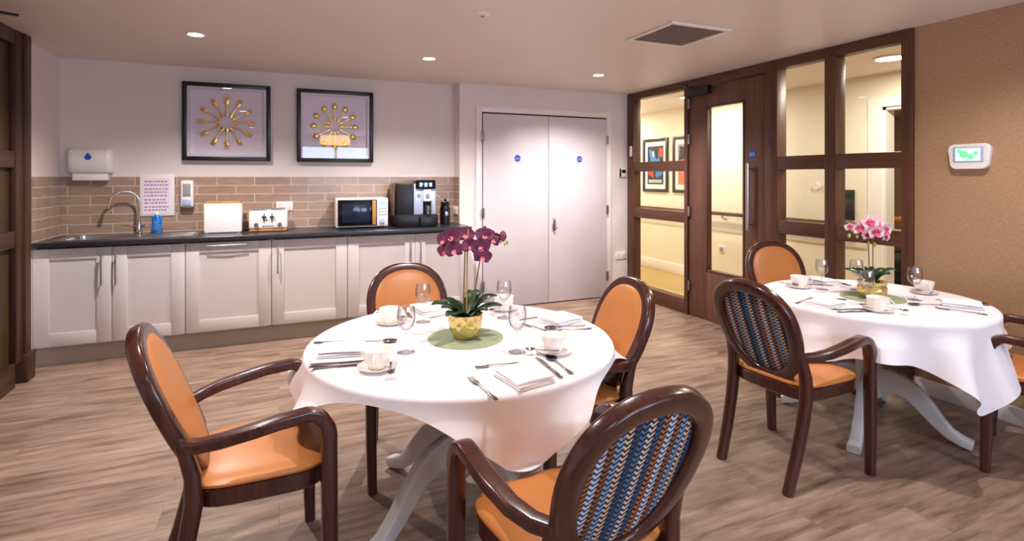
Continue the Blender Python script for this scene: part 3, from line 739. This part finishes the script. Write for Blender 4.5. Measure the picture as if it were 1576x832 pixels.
def dsocket(label, x, z, Y_=None, rot=0.0, X_=None):
    t = thing('socket', label, 'socket', (x, (Y_ or YT-.0101), z), rot)
    MB().box(-.073, .073, -.011, 0, -.043, .043, .004).build('plate', 'white_plastic', t)
    for sx in (-.036, .036): MB().box(sx-.006, sx+.006, -.0145, -.011, .012, .032, .001).build('switch', 'white_plastic', t)
    return t
dsocket('white double socket on the tiles behind the toaster', .045, 1.125)
t = dsocket('white socket on the tiled return right of the coffee machine', XC-.0081, 1.05, 5.47, PI/2*-1 if False else -PI/2)
t.rotation_euler = (0, 0, -PI/2)
# paper towel dispenser
t = thing('paper_towel_dispenser', 'white paper towel dispenser with blue drop mark above the sink', 'dispenser', (-1.435, YT, 1.37))
m = MB(); prof = []
for z, s_, y in ((.055, .93, -.085), (.075, .97, -.11), (.16, 1.0, -.12), (.235, 1.0, -.11), (.265, .97, -.08), (.27, .94, -.03)):
    prof.append([V(x*s_, yy, z) for x, yy in ((-.15, 0), (-.15, y*.75), (-.135, y*.96), (-.11, y), (.11, y), (.135, y*.96), (.15, y*.75), (.15, 0))])
m.loft(prof); m.build('cover', 'white_plastic', t, 50)
MB().box(-.12, .12, -.085, -.002, 0, .056, .006).build('paper_tray', 'gloss_white', t)
m = MB(); dp = []
for k in range(28):
    a = 2*PI*k/28; r = .022; x = r*math.sin(a)*(1 if math.cos(a) < .2 else max(0.0, 1-(math.cos(a)-.2)*1.0)); z = r*math.cos(a)*(1.0 if math.cos(a) < 0 else 1.75)
    dp.append((x, z))
m.loft([[V(p[0]-.005, -.1185, .19+p[1]) for p in dp], [V(p[0]-.005, -.1225, .19+p[1]) for p in dp]]); m.build('drop_mark', 'blue', t)
# notice and soap dispenser
t = thing('notice', 'purple printed notice in a clear holder on the tiles by the sink', 'notice', (-.975, YT-.0101, 1.245))
MB().box(-.128, .128, -.010, 0, -.185, .18, .003).build('holder', 'white_plastic', t)
p_ = MB().box(-.108, .095, -.0115, -.0101, -.165, .145).build('sheet', 'paper', t)
m = MB(); rnd = random.Random(2)
for r in range(9):
    z = .115-r*.031; x = -.095
    if r in (2, 5, 7): z -= .004
    while x < .07:
        l_ = rnd.uniform(.008, .026); m.box(x, min(x+l_, .083), -.0121, -.0116, z-.0045, z+.0045); x += l_+.006
m.build('print_lines', 'ink', p_)
t = thing('soap_dispenser', 'slim white and silver soap dispenser right of the notice', 'dispenser', (-.745, YT-.0101, 1.25))
MB().box(-.050, .050, -.075, 0, -.12, .12, .018, 4).build('body', 'white_plastic', t)
MB().box(-.030, .030, -.080, -.0752, -.02, .09, .002).build('window', 'grey_plastic', t); MB().box(-.035, .035, -.086, -.0752, -.10, -.045, .004).build('push_plate', 'silver', t)

# ------------------------------------------------------------------ framed cutlery pictures
def box_frame(label, cx, cz, kind):
    w_, h_ = .355, .348
    t = thing('picture_frame', label, 'picture', (cx, YT, cz), 0, 'black box frames of gold cutlery'); fw, D = .036, .060
    m = MB()
    for a, b, c, d in ((-w_, -w_+fw, -h_, h_), (w_-fw, w_, -h_, h_), (-w_+fw, w_-fw, -h_, -h_+fw), (-w_+fw, w_-fw, h_-fw, h_)): m.box(a, b, -D, 0, c, d, .003)
    m.build('frame', 'frame_black', t)
    MB().box(-w_+fw, w_-fw, -.008, -.001, -h_+fw, h_-fw).build('backing', 'mat', t)
    m = MB(); iw, ih, k = w_-fw, h_-fw, .022
    for a, b, c, d in ((-iw, -iw+k, -ih, ih), (iw-k, iw, -ih, ih), (-iw+k, iw-k, -ih, -ih+k), (-iw+k, iw-k, ih-k, ih)): m.box(a, b, -.045, -.0081, c, d)
    m.build('inner_mount', 'mat_edge', t)
    for i in range(12):
        a = 2*PI*i/12+.0; u = V(math.sin(a), 0, math.cos(a)); n = V(math.cos(a), 0, -math.sin(a)); o_ = V(-.01, -.022, -.0)
        m = MB()
        if kind == 'fork':
            m.sweep([o_+u*.058, o_+u*.075, o_+u*.10, o_+u*.17], [.034, .024, .012, .010], .006, n, 10)
            m.sweep([o_+u*.165, o_+u*.18, o_+u*.205], [.012, .034, .034], .005, n, 10)
            for q in (-.0145, -.0048, .0048, .0145): m.sweep([o_+u*.203+n*q, o_+u*.24+n*q], .0045, .004, n, 8)
            m.build('gold_fork', 'gold', t)
        else:
            m.sweep([o_+u*.055, o_+u*.07, o_+u*.09, o_+u*.165], [.026, .020, .009, .009], .005, n, 10)
            c_ = o_+u*.195; rings = []
            for k_ in range(7):
                f_ = -1+2*k_/6; rr_ = math.sqrt(max(0, 1-f_*f_))*.027+.0008
                rings.append([c_+u*(f_*.032)+n*(rr_*math.cos(2*PI*j/12))+V(0, rr_*.35*math.sin(2*PI*j/12), 0) for j in range(12)])
            m.loft(rings); m.build('gold_spoon', 'gold', t)
    m = MB(); m.box(-w_+fw-.001, w_-fw+.001, -.052, -.049, -h_+fw-.001, h_-fw+.001); m.build('glass', 'frame_glass', t)
box_frame('black box frame with a ring of gold forks, left of the pair', -.430, 1.894, 'fork')
box_frame('black box frame with a ring of gold spoons, right of the pair', .507, 1.892, 'spoon')

# ------------------------------------------------------------------ chairs
ZC, OA, OB, Y0_, RK, FW, AZ, FY = .678, .243, .217, -.138, .42, .261, .645, .218
EG = MB()
def make_chair(label):
    t = thing('dining_chair', label, 'chair', (0, 0, 0), 0, 'oval back dining chairs')
    tl_ = math.atan(RK); U = V(1, 0, 0); VV = V(0, -math.sin(tl_), math.cos(tl_)); N = V(0, math.cos(tl_), math.sin(tl_))
    def bp(z): return V(0, Y0_-(z-.45)*RK, z)
    c = bp(ZC); rv = OA/math.cos(tl_)
    MB().ring(c, OB, rv, U, VV, N, .057, .046, 72).build('back_frame', 'mahog', t, 35, True)
    def oval(ru, rvv, off, bulge, mat, name):
        rings = []; n = 56; K = 8
        for k in range(K+1):
            f_ = k/K; rad = math.cos(f_*PI/2)**.45 if k < K else 0.004
            h = off+bulge*math.sin(f_*PI/2)
            if k == K: rad = .01
            eg = [EG.egg(2*PI*i/n, ru*rad, rvv*rad) for i in range(n)]; rings.append([c+U*g_[0]+VV*g_[1]+N*h for g_ in eg])
        return MB().loft(rings).build(name, mat, t, 60)
    # leather pad on the front, patterned fabric panel on the rear
    oval(OB-.036, rv-.036, .014, .022, 'orange', 'backrest')
    p = oval(OB-.049, rv-.049, -.002, -.009, 'herring', 'back_panel'); p['label'] = 'chevron striped fabric on the rear of the back'
    # seat
    def outline(g, z, yy0=-.180, yy1=.232):
        pts = []
        for k in range(48):
            a = 2*PI*k/48; cq, sq = math.cos(a), math.sin(a); e = 4.5
            px = math.copysign(abs(cq)**(2/e), cq); py = math.copysign(abs(sq)**(2/e), sq)
            y = (yy0+yy1)/2+py*((yy1-yy0)/2+g); wd = .238-.032*(1-(py+1)/2)
            if py > .5: y += .012*(1-px*px)*1.0
            pts.append(V(px*(wd+g), y, z))
        return pts
    MB().loft([outline(-.012, .385), outline(-.004, .392), outline(-.002, .440), outline(-.006, .444)]).build('seat_frame', 'mahog', t)
    MB().loft([outline(-.012, .4442), outline(-.002, .449), outline(-.001, .458), outline(-.014, .468), outline(-.05, .476), outline(-.11, .481), outline(-.17, .483)]).build('seat', 'orange', t, 60)
    for s_ in (-1, 1):
        x = FW*s_
        MB().sweep([(x*.985, FY+.008, 0), (x, FY+.003, .2), (x, FY, .42), (x, FY, .56)], [.040, .046, .050, .050], [.040, .048, .052, .050], (1, 0, 0)).build('leg', 'mahog', t)
        pts = [(x, FY, .5602)]
        for k in range(1, 9):
            a = PI/2*k/8; pts.append((x, FY-.068*(1-math.cos(a)), .56+(AZ-.56)*math.sin(a)))
        pts += [(x*1.01, FY-.15, AZ-.006), (x*1.0, .0, AZ-.018), (x*.955, -.09, AZ-.034), (x*.86, -.150, AZ-.046), (x*.74, -.186, AZ-.053)]
        n_ = len(pts); MB().sweep(pts, [.050]*3+[.052]*6+[.054, .052, .046, .040, .036][:n_-9], [.050]*3+[.044]*3+[.038]*(n_-6), (1, 0, 0), 20, 5.5).build('arm', 'mahog', t)
        rl = [(s_*.178, -.272, 0), (s_*.184, -.222, .15), (s_*.190, -.182, .30), (s_*.193, -.162, .42), (s_*.192, -.166, .50), (s_*.190, -.186, .57), (s_*.192, -.206, .62)]
        MB().sweep(rl, [.042, .045, .047, .050, .048, .042, .030], [.044, .048, .052, .054, .048, .040, .030], (1, 0, 0)).build('leg', 'mahog', t)
    return t
R = math.radians
proto = make_chair('oval back armchair at far left of the near table, seen side on')
proto.location = (-.09, 2.081, 0); proto.rotation_euler = (0, 0, R(-85.5))
dup(proto, (.75, 1.304, 0), R(5.3), 'oval back armchair in the foreground with blue striped fabric back')
dup(proto, (1.22, 2.142, 0), R(85.8), 'oval back armchair at the right side of the near table')
dup(proto, (.638, 2.663, 0), R(179.3), 'oval back armchair between the near table and the kitchen units')
dup(proto, (2.309, 1.901, 0), R(-84.8), 'oval back armchair at the far table with its striped back showing')
dup(proto, (3.245, 2.615, 0), R(161.3), 'oval back armchair between the far table and the glazed screen')
dup(proto, (3.41, 1.355, 0), R(22.4), 'oval back armchair cut off by the right edge, by the brown wall')

# ------------------------------------------------------------------ tables and cloths
TZ = .7165
def table(label, cx, cy, Rt, rl, rot):
    t = thing('dining_table', label, 'table', (cx, cy, 0), rot, 'round pedestal dining tables')
    MB().lathe([(.0005, TZ-.046), (Rt-.012, TZ-.046), (Rt-.003, TZ-.041), (Rt-.002, TZ-.004), (Rt-.006, TZ), (.0005, TZ)], 72).build('tabletop', 'brown_rim', t)
    MB().lathe([(.0005, .135), (.030, .135), (.036, .155), (.062, .175), (.064, .36), (.050, .385), (.046, .42), (.060, .50), (.060, .53), (.044, .55), (.040, .62), (.10, .645), (.12, TZ-.0463), (.0005, TZ-.0463)], 40).build('pedestal', 'table_white', t)
    for k in range(4):
        a = PI/2*k; u = V(math.cos(a), math.sin(a), 0); n = V(-math.sin(a), math.cos(a), 0); pts = []
        prof = [(.045, .262), (.12, .270), (.20, .262), (.28, .232), (.36, .178), (.44, .112), (.52, .060), (.60, .036), (.66, .026)]
        k_ = (rl-.045)/(.66-.045)
        for r, z in prof: pts.append(u*(.045+(r-.045)*k_)+V(0, 0, z))
        MB().sweep(pts, [.046, .046, .046, .046, .048, .050, .054, .060, .062], [.150, .135, .118, .102, .088, .074, .060, .050, .044], n, 16, 6).build('leg', 'table_white', t)
    return t
T1 = (.713, 2.185); R1 = .625; T2 = (3.065, 2.005); R2 = .555
table('round white pedestal table under the near tablecloth', *T1, R1-.004, .50, R(25))
table('round white pedestal table under the far tablecloth', *T2, R2-.004, .45, R(25))
def cloth(label, cx, cy, Rt, half, rot, seed, folds, amp, seat_dirs, rest=.4905):
    rnd = random.Random(seed); ph = [rnd.uniform(0, 2*PI) for _ in range(4)]
    n = 288; top = TZ+.0035; rows = [0.004, .25, .5, .75, .9, .97]
    rings = []
    Lq = []
    for i in range(n):
        a = 2*PI*i/n; b = a-rot
        e = 14.0; Lq.append(half/((abs(math.cos(b))**e+abs(math.sin(b))**e)**(1/e)))
    for f_ in rows: rings.append([V(Rt*f_*math.cos(2*PI*i/n), Rt*f_*math.sin(2*PI*i/n), top) for i in range(n)])
    K = 22
    for k in range(K+1):
        rg = []
        for i in range(n):
            a = 2*PI*i/n; b = a-rot; tot = Lq[i]-Rt*.985; s = tot*k/K
            rc = .018  # bend radius at the table edge
            if s < rc*PI/2: r = Rt*.985+rc*math.sin(s/rc); z = top-rc*(1-math.cos(s/rc)); drop = 0.0
            else: drop = s-rc*PI/2; r = Rt*.985+rc; z = top-rc-drop
            c4 = max(0, (Lq[i]-half)/(half*.414))      # 0 mid-side .. 1 corner
            px_ = abs(math.sin(folds/2*(b-PI/4)+.10*math.sin(3*b+ph[0])))**2.6; q = drop*(.03+amp*px_*(1+.35*math.sin(2.0*a+ph[2]))+.03*math.sin(11*b+ph[1]))
            wob = q*min(1, drop/.10)
            r2 = r+max(-.02, wob); z2 = top-rc-drop*math.sqrt(max(.2, 1-.05)) if drop else z
            for da, lim in seat_dirs:
                dd = abs((a-da+PI) % (2*PI)-PI)
                if dd < .52 and z2 < rest:
                    ex = rest-z2; z2 = rest+.001; r2 = r2+ex*.8
            rg.append(V(r2*math.cos(a), r2*math.sin(a), z2))
        rings.append(rg)
    m = MB(); m.loft(rings, True, False)
    vs = m.b.verts; m.b.faces.new([v for v in list(vs)[:n]])
    o = m.build('tablecloth', 'linen', None, 80); tag(o, label, 'tablecloth', 'white tablecloths', (cx, cy, 0))
    return o
cloth('white cloth draped over the near round table', *T1, R1, .668, R(45), 3, 8, .66, [(PI, 0), (-PI/2, 0), (0, 0), (PI/2, 0)])
cloth('white cloth draped over the far round table', *T2, R2, .745, R(45-6), 8, 12, .34, [(PI, 0), (PI/2+.3, 0)])

# ------------------------------------------------------------------ table ware
TOPZ = TZ+.0040
def lathe_obj(name, prof, mat, t, n=32): return MB().lathe(prof, n).build(name, mat, t, 50)
def mk_glass():
    t = thing('wine_glass', '', 'glass')
    MB().lathe([(.0005, .002), (.030, .001), (.034, 0), (.035, .0015), (.020, .004), (.006, .010), (.0035, .02), (.0033, .070), (.0045, .080),
                (.014, .088), (.028, .103), (.0345, .122), (.036, .140), (.034, .160), (.0305, .180), (.0295, .180), (.033, .160), (.0348, .140), (.0333, .123), (.027, .105), (.013, .091), (.0005, .087)], 36).build('glass_body', 'wine_glass', t, 60)
    return t
def mk_cup():
    t = thing('teacup', '', 'cup')
    MB().lathe([(.0005, .003), (.024, .003), (.027, 0), (.029, .001), (.029, .006), (.041, .020), (.049, .042), (.052, .065), (.0505, .0655), (.047, .043), (.039, .022), (.024, .009), (.0005, .008)], 36).build('bowl', 'ceramic', t, 60)
    MB().tube([(.049, 0, .055), (.063, 0, .058), (.074, 0, .047), (.072, 0, .032), (.060, 0, .022), (.041, 0, .022)], .0038, 10).build('handle', 'ceramic', t, 60)
    return t
def mk_saucer():
    t = thing('saucer', '', 'saucer')
    MB().lathe([(.0005, .004), (.034, .0035), (.036, 0), (.039, .0), (.042, .004), (.058, .008), (.070, .014), (.0705, .016), (.057, .0105), (.040, .0068), (.030, .0065), (.0005, .0065)], 40).build('dish', 'ceramic', t, 60)
    return t
# cutlery lies along +Y, head at +Y end
def mk_fork(k=1.0, name='dinner_fork'):
    t = thing(name, '', 'fork')
    MB().sweep([(0, -.10*k, .0035), (0, -.085*k, .004), (0, -.05*k, .0045), (0, 0, .006), (0, .04*k, .007)], [.014*k, .019*k, .010*k, .006, .006], .0032, (1, 0, 0), 12, 2.4).build('handle', 'cutlery', t)
    m = MB(); m.sweep([(0, .038*k, .007), (0, .05*k, .0055), (0, .065*k, .0035)], [.007, .022*k, .023*k], .0025, (1, 0, 0), 12)
    for q in (-.0095, -.0032, .0032, .0095): m.sweep([(q*k, .063*k, .0036), (q*k, .085*k, .0032), (q*k, .105*k, .006)], .0035, .0022, (1, 0, 0), 8)
    m.build('tines', 'cutlery', t); return t
def mk_knife(k=1.0, name='dinner_knife'):
    t = thing(name, '', 'knife')
    MB().sweep([(0, -.115*k, .0035), (0, -.10*k, .0045), (0, -.05*k, .0045), (0, -.01*k, .004)], [.012, .017, .013, .009], [.005, .008, .007, .006], (1, 0, 0), 12, 2.4).build('handle', 'cutlery', t)
    m = MB(); m.loft([[V(-.007, -.01*k, .002), V(.008, -.01*k, .002), V(.008, -.01*k, .0035), V(-.007, -.01*k, .0045)], [V(-.008, .07*k, .002), V(.010, .07*k, .002), V(.010, .07*k, .003), V(-.008, .07*k, .004)], [V(-.007, .10*k, .002), V(.004, .10*k, .002), V(.004, .10*k, .003), V(-.007, .10*k, .004)], [V(-.006, .115*k, .002), V(-.004, .115*k, .002), V(-.004, .115*k, .003), V(-.006, .115*k, .0035)]])
    m.build('blade', 'cutlery', t); return t
def mk_spoon(k=1.0, name='dessert_spoon'):
    t = thing(name, '', 'spoon')
    MB().sweep([(0, -.10*k, .0035), (0, -.085*k, .004), (0, -.05*k, .0045), (0, 0, .006), (0, .045*k, .007)], [.014*k, .018*k, .009*k, .006*k, .006*k], .003, (1, 0, 0), 12, 2.4).build('handle', 'cutlery', t)
    rings = []; n = 20; K = 6
    for side in (0, 1):
        for q in range(K+1):
            f_ = (q/K) if side == 0 else 1-q/K; r = max(.02, f_)
            rings.append([V(.0205*k*r*math.cos(2*PI*i/n)*(1-.15*math.sin(2*PI*i/n)), .070*k+.031*k*r*math.sin(2*PI*i/n), (.0006 if side == 0 else .0022)+.0075*f_*f_) for i in range(n)])
    MB().loft(rings).build('bowl', 'cutlery', t, 60); return t
def mk_napkin():
    t = thing('napkin', '', 'napkin')
    # folded stack: ribbon profile in XZ extruded along Y, the outer fold rolled
    m = MB()
    def layer(x0, x1, y0, y1, z, th, tilt=0.0, rot=0.0):
        n = 10; rings = []
        for i in range(n+1):
            f_ = i/n; y = y0+(y1-y0)*f_; bul = .0016*math.sin(PI*f_)
            ring = []
            for k in range(24):
                a = 2*PI*(k+.5)/24; cq, sq = math.cos(a), math.sin(a); e = 5
                px = (x0+x1)/2+(x1-x0)/2*math.copysign(abs(cq)**(2/e), cq); pz = z+tilt*(px-x0)+bul+th/2*math.copysign(abs(sq)**(2/2.2), sq)
                ring.append(V(px*math.cos(rot)-y*math.sin(rot), px*math.sin(rot)+y*math.cos(rot), pz))
            rings.append(ring)
        m.loft(rings)
    layer(-.072, .074, -.085, .085, .0034, .0062)
    layer(-.070, .072, -.083, .083, .0104, .0064, 0, R(1.5))
    layer(-.068, .073, -.080, .082, .0188, .0088, .02, R(-2))
    m.build('folded_cloth', 'napkin', t, 60); return t
KIT = {'wine_glass': mk_glass(), 'teacup': mk_cup(), 'saucer': mk_saucer(), 'fork': mk_fork(), 'dessert_fork': mk_fork(.82, 'dessert_fork'), 'knife': mk_knife(), 'butter_knife': mk_knife(.86, 'side_knife'),
       'spoon': mk_spoon(), 'teaspoon': mk_spoon(.66, 'teaspoon'), 'napkin': mk_napkin()}
used = set()
def put(kind, wx, wy, rz, label, group, z=None):
    z = TOPZ if z is None else z
    p = KIT[kind]
    if kind not in used: used.add(kind); p.location = (wx, wy, z); p.rotation_euler = (0, 0, rz); p['label'] = label; p['group'] = group; return p
    return dup(p, (wx, wy, z), rz, label, group)
NICE = {'wine_glass': 'clear empty wine glass', 'teacup': 'white china teacup', 'saucer': 'white china saucer under the teacup', 'fork': 'steel dinner fork beside the napkin', 'dessert_fork': 'small steel dessert fork', 'knife': 'steel dinner knife',
        'butter_knife': 'shorter steel knife', 'spoon': 'steel dessert spoon', 'teaspoon': 'small steel teaspoon on the saucer', 'napkin': 'folded white napkin'}
GR = {'wine_glass': 'wine glasses', 'teacup': 'teacups', 'saucer': 'saucers', 'fork': 'dinner forks', 'dessert_fork': 'dessert forks', 'knife': 'dinner knives', 'butter_knife': 'side knives', 'spoon': 'dessert spoons', 'teaspoon': 'teaspoons', 'napkin': 'folded napkins'}
def setting(C, rot, items, where, tbl):
    # local frame: x to the diner's right, y towards the table centre
    for kind, x, y, r in items:
        wx = C[0]+x*math.cos(rot)-y*math.sin(rot); wy = C[1]+x*math.sin(rot)+y*math.cos(rot)
        z = TOPZ
        if kind == 'teacup': z = TOPZ+.0069
        if kind == 'teaspoon': z = TOPZ+.0158
        put(kind, wx, wy, rot+R(r), NICE[kind]+' at the '+where, GR[kind]+' on the '+tbl, z)
        if kind == 'teacup': put('saucer', wx, wy, rot, NICE['saucer']+' at the '+where, GR['saucer']+' on the '+tbl)
std = lambda cx, cy, gx, gy: [('teacup', cx, cy, 0), ('teaspoon', cx+.052, cy-.0, 20), ('wine_glass', gx, gy, 0)]
setting(T1, 0, [('teacup', .262, -.335, 60), ('teaspoon', .205, -.345, 60), ('wine_glass', .135, -.272, 0), ('fork', -.115, -.585+.02, 4), ('dessert_fork', .01, -.385, 84), ('napkin', .040, -.535, 8), ('knife', .168, -.470, -4), ('spoon', .215, -.465, -2)], 'foreground seat', 'near table')
setting(T1, -PI/2, [('teacup', .245, -.395, -20), ('teaspoon', .312, -.36, -100), ('wine_glass', .105, -.262, 0), ('fork', -.125, -.49, -20), ('spoon', -.075, -.36, -20), ('napkin', .000, -.49, -12), ('knife', .135, -.505, -8), ('butter_knife', .170, -.515, -8)], 'left seat', 'near table')
setting(T1, PI, [('teacup', .24, -.335, 0), ('teaspoon', .20, -.375, 30), ('wine_glass', .095, -.30, 0), ('fork', -.11, -.50, 5), ('napkin', .015, -.50, 12), ('knife', .125, -.50, -3), ('dessert_fork', -.03, -.36, 88)], 'kitchen-side seat', 'near table')
setting(T1, PI/2, [('teacup', .36, -.34, 0), ('teaspoon', .33, -.29, 30), ('wine_glass', .215, -.28, 0), ('fork', -.095, -.47, -8), ('dessert_fork', -.01, -.345, -70), ('napkin', .055, -.50, 20), ('knife', .165, -.44, 8), ('spoon', -.045, -.47, -5)], 'right seat', 'near table')
setting(T2, R(-84.8), [('teacup', .205, -.30, 0), ('teaspoon', .26, -.27, -80), ('wine_glass', .105, -.215, 0), ('fork', -.11, -.42, 10), ('spoon', -.05, -.30, -30), ('napkin', .00, -.41, 6), ('knife', .125, -.38, -25), ('butter_knife', .16, -.42, -22)], 'seat with the striped chair back', 'far table')
setting(T2, R(161.3), [('teacup', .235, -.275, 170), ('teaspoon', .29, -.30, 20), ('wine_glass', .13, -.215, 0), ('fork', -.10, -.40, 8), ('napkin', -.01, -.44, 20), ('knife', .095, -.36, 60)], 'seat by the glazed screen', 'far table')
setting(T2, R(22.4), [('teacup', .33, -.21, -150), ('teaspoon', .27, -.22, -50), ('wine_glass', .085, -.20, 0), ('fork', -.07, -.41, 0), ('spoon', -.02, -.27, 40), ('napkin', .085, -.40, 10), ('knife', .188, -.39, 3), ('butter_knife', .222, -.40, 4)], 'seat by the brown wall', 'far table')
put('wine_glass', 3.19, 2.16, 0, 'clear wine glass partly behind the leaves of the pink orchid', 'wine glasses on the far table')

# placemats and orchids
def disc(label, x, y, r, grp):
    o = MB().lathe([(.0005, 0), (r, 0), (r+.0008, .0015), (r-.001, .003), (.0005, .003)], 64).build('placemat', 'greenmat')
    tag(o, label, 'placemat', grp, (x, y, TOPZ))
disc('round sage green mat under the purple orchid', .722, 2.170, .158, 'green mats')
disc('round sage green mat under the pink and white orchid', 3.065, 1.985, .158, 'green mats')
def petal(m, c, u, n, ln, wd, cup=.25):
    s_ = u.cross(n).normalized(); rings = []
    K = 7
    for k in range(K+1):
        f_ = k/K; w_ = wd*math.sin(PI*min(1, f_*.86+.10))**.8; p = c+u*(ln*f_)+n*(cup*ln*(f_*f_)*.4)
        rg = [p-s_*w_/2+n*(w_*.10), p-s_*w_*.25, p, p+s_*w_*.25, p+s_*w_/2+n*(w_*.10)]
        rings.append(rg+[q-n*.0012 for q in reversed(rg)])
    m.loft(rings)
def flower(t, c, n, size, m1, m2, roll=0.0):
    c = Vector(c); n = Vector(n).normalized(); up = V(0, 0, 1); a = n.cross(up).normalized(); b = a.cross(n).normalized()
    m = MB()
    for ang, ln, wd in ((90, .50, .36), (215, .48, .34), (325, .48, .34), (20, .52, .62), (160, .52, .62)):
        q = math.radians(ang)+roll; petal(m, c+n*(.001 if wd > .5 else -.001), a*math.cos(q)+b*math.sin(q), n, size*ln, size*wd)
    f = m.build('flower', m1, t, 60)
    m = MB()
    for ang in (270, 240, 300): q = math.radians(ang)+roll; petal(m, c+n*.003, (a*math.cos(q)+b*math.sin(q)+n*.6).normalized(), n, size*.24, size*.16, .8)
    m.lathe([(.0005, 0)]*2, 6) if False else None
    m.build('lip', 'lip' if m2 == 'lip' else m2, f, 60)
    if m2 != 'lip':
        m = MB()
        for ang in (20, 160, 90): q = math.radians(ang)+roll; petal(m, c+n*.0025, a*math.cos(q)+b*math.sin(q), n, size*.30, size*.24)
        m.build('petal_blush', m2, f, 60)
    return f
def orchid(label, x, y, z, rz, kind):
    t = thing('potted_orchid', label, 'plant', (x, y, z), rz, 'orchids in gold pots')
    if kind == 0: prof = [(.0005, .0), (.046, 0), (.052, .006), (.066, .035), (.072, .07), (.073, .102), (.070, .102), (.068, .07), (.062, .04)]
    else: prof = [(.0005, 0), (.055, 0), (.068, .012), (.074, .04), (.072, .060), (.064, .066), (.070, .070), (.073, .092), (.069, .092), (.064, .070)]
    MB().lathe(prof+[(.0005, .05)], 40).build('pot', 'potgold', t, 60)
    MB().lathe([(.0005, .085), (.04, .084), (.064, .078), (.064, .07), (.0005, .07)], 24).build('moss', 'soil', t)
    rnd = random.Random(5+kind)
    n_l = 11 if kind == 0 else 7
    for i in range(n_l):
        a = 2*PI*i/n_l+rnd.uniform(-.2, .2); u = V(math.cos(a), math.sin(a), 0); s_ = V(-u.y, u.x, 0); ln = rnd.uniform(.09, .15) if kind == 0 else rnd.uniform(.08, .16); h = rnd.uniform(.03, .08); rings = []
        for k in range(9):
            f_ = k/8; w_ = .054*math.sin(PI*min(1, f_*.86+.12))**.6; p = u*(.012+ln*f_)+V(0, 0, .085+h*math.sin(PI*.55*f_)*1.1)
            rg = [p-s_*w_/2+V(0, 0, .010*w_/.04), p-V(0, 0, .002), p+s_*w_/2+V(0, 0, .010*w_/.04)]
            rings.append(rg+[q-V(0, 0, .002) for q in reversed(rg)])
        MB().loft(rings).build('leaf', 'leaf', t, 60)
    return t
TV = V(-math.sin(YAW), -math.cos(YAW), 0)   # roughly the side of the room the blooms face
t = orchid('purple orchid in a hammered gold pot on the near table', .722, 2.170, TOPZ+.0031, 0, 0)
rt = V(math.cos(YAW), -math.sin(YAW), 0)
def P(r, z, f_=0.0): v = rt*r+TV*f_; return V(v.x, v.y, z)
MB().tube([P(.004, .08), P(.006, .25), P(.010, .44), P(.012, .455)], .0035, 8).build('stake', 'stake', t)
MB().tube([P(-.010, .08), P(-.006, .22), P(-.002, .36), P(-.004, .41), P(-.04, .435), P(-.08, .425)], .003, 8).build('stem', 'stemw', t)
MB().tube([P(.030, .08), P(.040, .20), P(.062, .33), P(.085, .40), P(.115, .425), P(.15, .42)], .003, 8).build('stem', 'stemw', t)
for r, z, f_, dx, dz, sz in ((-.055, .425, .02, -.2, .1, .082), (-.088, .410, .015, -.5, 0, .072), (-.045, .372, .025, -.1, -.1, .080), (-.085, .365, .01, -.4, -.2, .070), (.000, .430, .0, .1, .2, .078), (.022, .385, .01, .2, 0, .078),
                             (.065, .385, .02, .1, -.1, .085), (.072, .345, .02, .2, -.3, .080), (.080, .430, .01, .2, .2, .080), (.112, .412, .0, .5, .1, .078)):
    n = TV+rt*dx+V(0, 0, dz); flower(t, P(r, z, f_), n, sz, 'petal_purple', 'lip', random.uniform(-.2, .2))
for r, z, sz, mt in ((.158, .425, .020, 'petal_purple'), (.176, .400, .008, 'bud'), (.166, .392, .006, 'bud'), (.148, .402, .006, 'bud')):
    q = P(r, z); MB().lathe([(.0005, -sz*1.2), (sz*.6, -sz*.7), (sz*.85, 0), (sz*.6, sz*.8), (.0005, sz*1.3)], 12).build('bud', mt, t, 60).location = q
t2 = orchid('pink and white orchid in a ribbed gold pot on the far table', 3.065, 1.985, TOPZ+.0031, 0, 1)
t = t2
MB().tube([P(-.012, .08), P(-.018, .2), P(-.022, .33), P(-.03, .37), P(-.08, .375), P(-.115, .36)], .003, 8).build('stem', 'stemw', t)
MB().tube([P(.006, .08), P(.004, .2), P(.004, .34), P(.02, .40), P(.07, .39)], .003, 8).build('stem', 'stemw', t)
for r, z, f_, dx, dz, sz in ((-.075, .385, .01, -.3, .0, .085), (-.025, .415, .02, -.1, .2, .095), (.025, .412, .0, .2, .2, .088), (.058, .375, .02, .3, -.1, .088), (.000, .365, .03, .0, -.2, .092), (.075, .335, .0, .3, -.2, .055), (-.125, .392, .0, -.5, .1, .055), (-.03, .35, .01, -.1, -.3, .07)):
    n = TV+rt*dx+V(0, 0, dz); flower(t, P(r, z, f_), n, sz, 'petal_white', 'petal_pink', random.uniform(-.2, .2))
for r, z, sz in ((-.130, .345, .011), (-.085, .340, .009), (-.02, .30, .010), (.015, .295, .010), (-.115, .375, .008)):
    q = P(r, z); MB().lathe([(.0005, -sz*1.2), (sz*.6, -sz*.7), (sz*.85, 0), (sz*.6, sz*.8), (.0005, sz*1.3)], 12).build('bud', 'bud', t, 60).location = q
